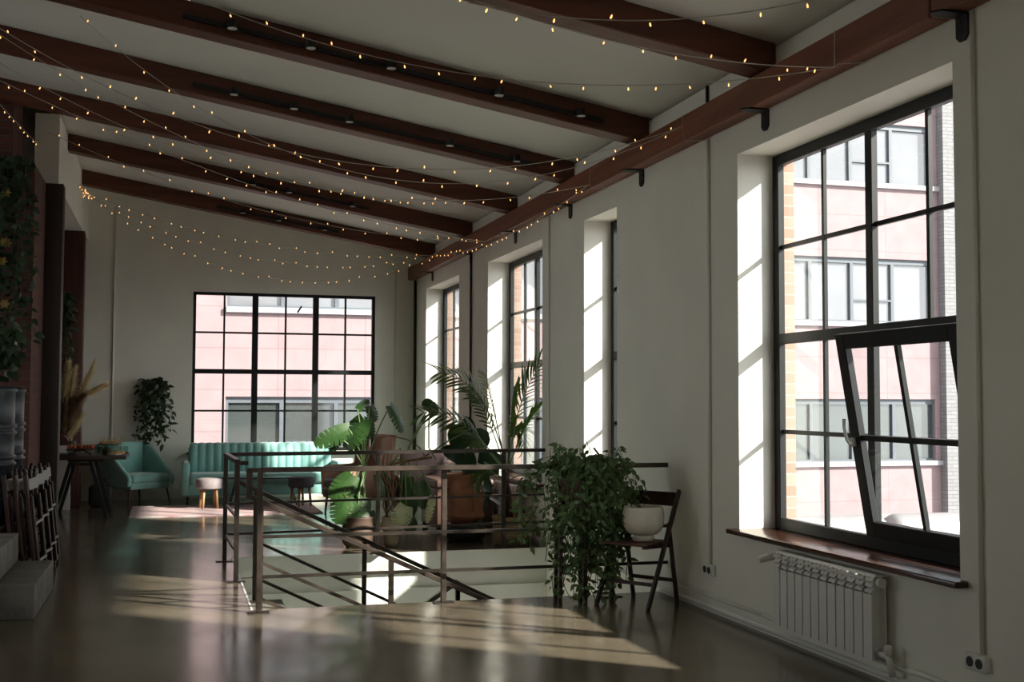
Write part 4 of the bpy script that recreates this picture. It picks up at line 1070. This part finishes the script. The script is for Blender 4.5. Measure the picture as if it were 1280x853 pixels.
# brown wingback chair facing left
root = empty('wing_chair', (2.36, 15.55, 0), math.radians(-75), 'brown suede wingback armchair behind the monstera', 'armchair')
b = MB(); b.box((-.32, -.36, .20), (.32, .30, .34)); b.build('base', M['leather'], root, bevel=.03, seg=3)
b = MB(); b.box((-.27, -.37, .34), (.27, .20, .47)); b.build('seat_cushion', M['leather'], root, bevel=.05, seg=4)
b = MB(); b.hexa([(-.33, .20, .30), (.33, .20, .30), (.33, .31, .30), (-.33, .31, .30), (-.29, .36, 1.02), (.29, .36, 1.02), (.29, .46, 1.04), (-.29, .46, 1.04)]); b.build('backrest', M['suede'], root, bevel=.04, seg=4)
for sx in (-1, 1):
    b = MB(); b.poly([(sx*.33, -.34, .22), (sx*.33, -.36, .58), (sx*.33, -.30, .62), (sx*.33, .12, .64), (sx*.33, .16, .98), (sx*.33, .34, 1.04), (sx*.33, .34, .22)], (sx*.075, 0, 0)); b.build('armrest', M['suede'], root, bevel=.03, seg=3)
    for y in (-.30, .28): b = MB(); b.tube([(sx*.29, y, .21), (sx*.31, y*1.05, 0)], .02, 8, .013); b.build('leg', M['chairwood'], root)
# dark leather lounge chair
root = empty('lounge_chair', (3.1, 14.55, 0), math.radians(160), 'dark purple leather lounge chair seen from behind by the far windows', 'armchair')
b = MB(); b.box((-.30, -.34, .20), (.30, .30, .40)); b.build('seat', M['leather'], root, bevel=.05, seg=4)
b = MB(); b.hexa([(-.31, .22, .28), (.31, .22, .28), (.31, .33, .28), (-.31, .33, .28), (-.28, .42, .88), (.28, .42, .88), (.28, .52, .88), (-.28, .52, .88)]); b.build('backrest', M['leather'], root, bevel=.05, seg=4)
for sx in (-1, 1):
    b = MB(); b.box((sx*.37 - .05, -.32, .22), (sx*.37 + .05, .30, .56)); b.build('armrest', M['leather'], root, bevel=.04, seg=3)
    for y in (-.28, .26): b = MB(); b.tube([(sx*.3, y, .23), (sx*.32, y, 0)], .02, 8, .014); b.build('leg', M['chairwood'], root)
# brown leather trunk
root = empty('leather_trunk', (3.19, 13.25, 0), 0, 'brown leather storage trunk behind the copper urn', 'trunk')
b = MB(); b.box((-.33, -.30, .05), (.33, .55, .50)); b.build('body', M['leatherb'], root, bevel=.02, seg=2)
b = MB(); b.box((-.34, -.31, .502), (.34, .56, .60)); b.build('lid', M['leatherb'], root, bevel=.03, seg=3)
b = MB(); b.box((-.05, -.325, .44), (.05, -.31, .54)); b.build('latch', M['rail'], root)
for sx in (-1, 1):
    for y in (-.25, .5): b = MB(); b.box((sx*.29 - .03, y - .03, 0), (sx*.29 + .03, y + .03, .055)); b.build('foot', M['chairwood'], root)

# ------------------------------------------------------------------ string lights
bulb_me = None
def bulb_mesh():
    b = MB(); b.lathe([(0, -.011), (.0035, -.009), (.005, -.003), (.004, .004), (.002, .009), (0, .010)], (0, 0, 0), 6)
    o = b.build('bulb', M['bulb'], smooth=True); me = o.data; bpy.data.objects.remove(o); return me
BULB = bulb_mesh()
def string_light(A, B, mid, label, extra=None, gap=.22, start=0.0):
    """A, B end points; mid: pixel the wire sags through"""
    A, B = V(A), V(B)
    # find sag so that the curve passes the observed pixel
    def pj(p):
        v = p - CAM; return 640 + FPX * v.dot(_r2) / v.dot(_f), 426.5 - FPX * v.dot(_u2) / v.dot(_f)
    best = (1e9, .2)
    for k in range(0, 140):
        s_ = k * .01
        e = min(math.hypot(pj(A.lerp(B, t) - V((0, 0, 4*s_*t*(1-t))))[0] - mid[0], pj(A.lerp(B, t) - V((0, 0, 4*s_*t*(1-t))))[1] - mid[1]) for t in [i/60 for i in range(61)])
        if e < best[0]: best = (e, s_)
    sag = best[1]
    root = empty('string_light', B, 0, label, 'string lights', 'warm fairy light strings under the ceiling')
    c = lambda t: A.lerp(B, t) - V((0, 0, 4*sag*t*(1-t))) - B
    pts = [c(i/40) for i in range(41)]
    w = MB(); w.tube(pts, .0028, 5)
    if extra:
        w.tube([V(p) - B for p in extra], .0028, 5)
    w.build('wire', M['wire'], root)
    L_ = sum((pts[i+1] - pts[i]).length for i in range(40)); n = min(95, int(L_ / gap))
    for i in range(n):
        t = (i + .5 + rnd(.25)) / n
        o = bpy.data.objects.new('bulb', BULB); COL.objects.link(o); o.parent = root
        o.location = c(t) + V((rnd(.008), rnd(.008), random.choice((-.022, -.022, -.02, .016)))); o.rotation_euler = (rnd(.5), rnd(.5), 0)
XB = 3.565
def hk(px, py): return atx(px, py, XB)
H1, H2, H3, H4, H5 = hk(1043, 84), hk(853, 158), hk(737, 231), hk(605, 302), hk(545, 319)
CL = at(107, 240, 16.93); CL.x = -1.2
SL = [
 (at(560, -12, 5.6), hk(1043, 84), (760, 50), 'fairy light string dipping under the nearest beam to the first hook'),
 (at(585, 3, 5.2), at(1060, -12, 4.6), (800, 25), 'fairy light string across the very top of the view', ),
 (at(225, -10, 7.6), H1, (640, 100), 'long fairy light string sagging between the first two beams'),
 (at(-12, 28, 8.4), H2, (411, 200), 'long fairy light string from the upper left to the second hook'),
 (at(100, 20, 9.8), H2, (503, 226), 'fairy light string crossing the third beam towards the second hook'),
 (at(-12, 72, 9.6), H3, (400, 236), 'fairy light string from the left edge to the third hook'),
 (at(-12, 36, 9.2), at(580, 250, 13.2), (205, 160), 'fairy light string crossing the column top at the upper left'),
 (at(-12, 95, 10.6), H4, (394, 256), 'fairy light string under the beam without spotlights'),
 (at(60, 165, 13.4), H4, (360, 270), 'fairy light string from the white column to the fourth hook'),
 (CL, H5, (417, 317), 'uppermost fairy light string leaving the bulb cluster on the far beam'),
 (CL + V((0, .03, -.01)), at(541, 320, 17.3), (348, 327), 'middle fairy light string in front of the far wall'),
 (CL + V((0, -.03, 0)), H5 + V((0, -.05, -.02)), (395, 352), 'lowest fairy light string looping over the big far window'),
 (H5 + V((-.03, -.1, 0)), H3 + V((-.02, 0, -.01)), (640, 292), 'fairy light string running along the long timber at its far end'),
 (at(-12, 118, 11.5), CL + V((0, -.05, .02)), (62, 195), 'fairy light string from the dark upper left to the bulb cluster'),
]
for k, a in enumerate(SL):
    ex = None
    if k in (0, 3, 5):
        y = (H1, H2, H3)[(0, 3, 5).index(k)].y; zh = a[1].z; ex = [(3.57, y, 3.60), (3.565, y, zh), (3.572, y - .03, 3.397), (3.69, y - .12, 3.392)]
    A, B, mid, lab = a
    if k in (0, 2): B = V(B)
    string_light(A, B, mid, lab, ex, .17 if k in (9, 10, 11) else .22)
# bulb cluster knot
root = empty('string_light', CL, 0, 'bright knot of fairy lights at the left end of the far beam', 'string lights', 'warm fairy light strings under the ceiling')
w = MB(); w.tube([V((rnd(.04), rnd(.04), rnd(.06))) for k in range(16)], .0025, 5); w.build('wire', M['wire'], root)
for k in range(14):
    o = bpy.data.objects.new('bulb', BULB); COL.objects.link(o); o.parent = root; o.location = (rnd(.045) + .03, rnd(.05) - .06, rnd(.07) - .03)

# ------------------------------------------------------------------ outside
b = MB(); b.box((-40, -40, -4.2), (60, 70, -4.0)); struct(b.build('ground', M['roofing']))
# pink office building across the yard
root = empty('office_building', (8, 26, -4.0), 0, 'pink panelled office building with window bands outside the windows', 'building')
L = V(root.location)
b = MB()
bands = [(-4.0, -.10), (1.55, 3.40), (5.12, 6.95), (8.6, 11.0)]
for z0, z1 in bands: b.box(V((1.10, 26, z0)) - L, V((18.80, 26.5, z1)) - L)
b.box(V((-14, 26, -4)) - L, V((1.10, 26.5, 11)) - L); b.box(V((18.80, 26, -4)) - L, V((18.951, 26.5, 11)) - L)
b.box(V((-14, 26.5, -4)) - L, V((18.95, 34, 11)) - L)
b.build('wall', M['pink'], root)
b = MB()
for z in (-.10, 3.40, 6.95): b.box(V((1.08, 25.9, z - .03)) - L, V((18.96, 26.1, z + .09)) - L)
b.build('ledge', M['fac_grey'], root)
for r_, (z0, z1) in enumerate(((-.02, 1.55), (3.48, 5.12), (7.03, 8.6))):
    n = 15; w = (18.80 - 1.10) / n
    for k in range(n):
        xa = 1.10 + k * w
        f = MB(); t = .06
        f.box(V((xa, 26.08, z0)) - L, V((xa + t, 26.2, z1)) - L); f.box(V((xa + w - t*.5, 26.081, z0)) - L, V((xa + w, 26.199, z1)) - L)
        f.box(V((xa, 26.082, z0)) - L, V((xa + w, 26.198, z0 + t)) - L); f.box(V((xa, 26.082, z1 - t * 2.2)) - L, V((xa + w, 26.198, z1)) - L)
        if k % 3 == 1: f.box(V((xa, 26.083, z0 + .55)) - L, V((xa + w, 26.197, z0 + .60)) - L)
        fo = f.build('window', M['fac_frame'], root)
        g = MB(); g.box(V((xa + .02, 26.15, z0 + .02)) - L, V((xa + w - .02, 26.17, z1 - .02)) - L); g.build('pane', M['fglass_lo' if r_ == 0 else 'fglass_hi'], fo)
# whitewashed brick wing
b = MB(); b.box((18.96, 25.75, -4), (28, 34, 11)); tag(b.build('brick_building', M['brick_grey']), 'pale whitewashed brick wing seen at the right edge of the tilted window', 'building')
# roof with foil ducts outside the tilted window
b = MB(); b.box((6.2, 11.8, -4.0), (13.5, 19.5, -.62)); tag(b.build('annex_roof', M['roofing']), 'low pale flat roof outside below the tilted window', 'roof')
def duct(x0_, x1_, label):
    root = empty('air_duct', (x0_, 14.0, -.62), 0, label, 'duct', 'foil wrapped air ducts on the low roof'); n = x1_ - x0_
    b = MB(); pts = []; k = int(n / .1)
    b.tube([(i * n / k, 0, .33) for i in range(k + 1)], lambda t: .26 * (1 if .02 < t < .98 else .8), 20); b.build('tube', M['ducts'], root, smooth=True)
    for x in (.3, n - .3): b = MB(); b.box((x - .05, -.2, 0), (x + .05, .2, .12)); b.build('support', M['fac_grey'], root)
duct(6.6, 9.25, 'thick foil air duct on the low roof, nearer the far window')
duct(9.35, 12.6, 'thick foil air duct on the low roof at the right of the tilted sash')

# ------------------------------------------------------------------ light
w = bpy.data.worlds.new('sky'); sc.world = w; w.use_nodes = True
nt = w.node_tree; bg = nt.nodes['Background']
sky = nt.nodes.new('ShaderNodeTexSky'); sky.sky_type = 'HOSEK_WILKIE'
sd = V((1, -.85, .72)).normalized()
sky.sun_direction = sd; sky.turbidity = 4; sky.ground_albedo = .4
hs = nt.nodes.new('ShaderNodeHueSaturation'); hs.inputs['Saturation'].default_value = .12
nt.links.new(sky.outputs[0], hs.inputs['Color']); nt.links.new(hs.outputs[0], bg.inputs['Color'])
bg.inputs['Strength'].default_value = 2.6
sl = bpy.data.lights.new('sun', 'SUN'); sl.energy = 3.2; sl.angle = math.radians(1.8); sl.color = (1.0, .92, .80)
so = bpy.data.objects.new('sun', sl); COL.objects.link(so); so.rotation_euler = sd.to_track_quat('Z', 'Y').to_euler(); so.location = sd * 30

vs = sc.view_settings; vs.view_transform = 'Standard'; vs.look = 'None'; vs.gamma = 1; vs.use_curve_mapping = False
vs.exposure = 2.12
cy = sc.cycles
cy.max_bounces = 10; cy.diffuse_bounces = 6; cy.glossy_bounces = 4; cy.transparent_max_bounces = 12; cy.transmission_bounces = 6
cy.caustics_reflective = False; cy.caustics_refractive = False; cy.sample_clamp_indirect = 8
cy.use_denoising = True
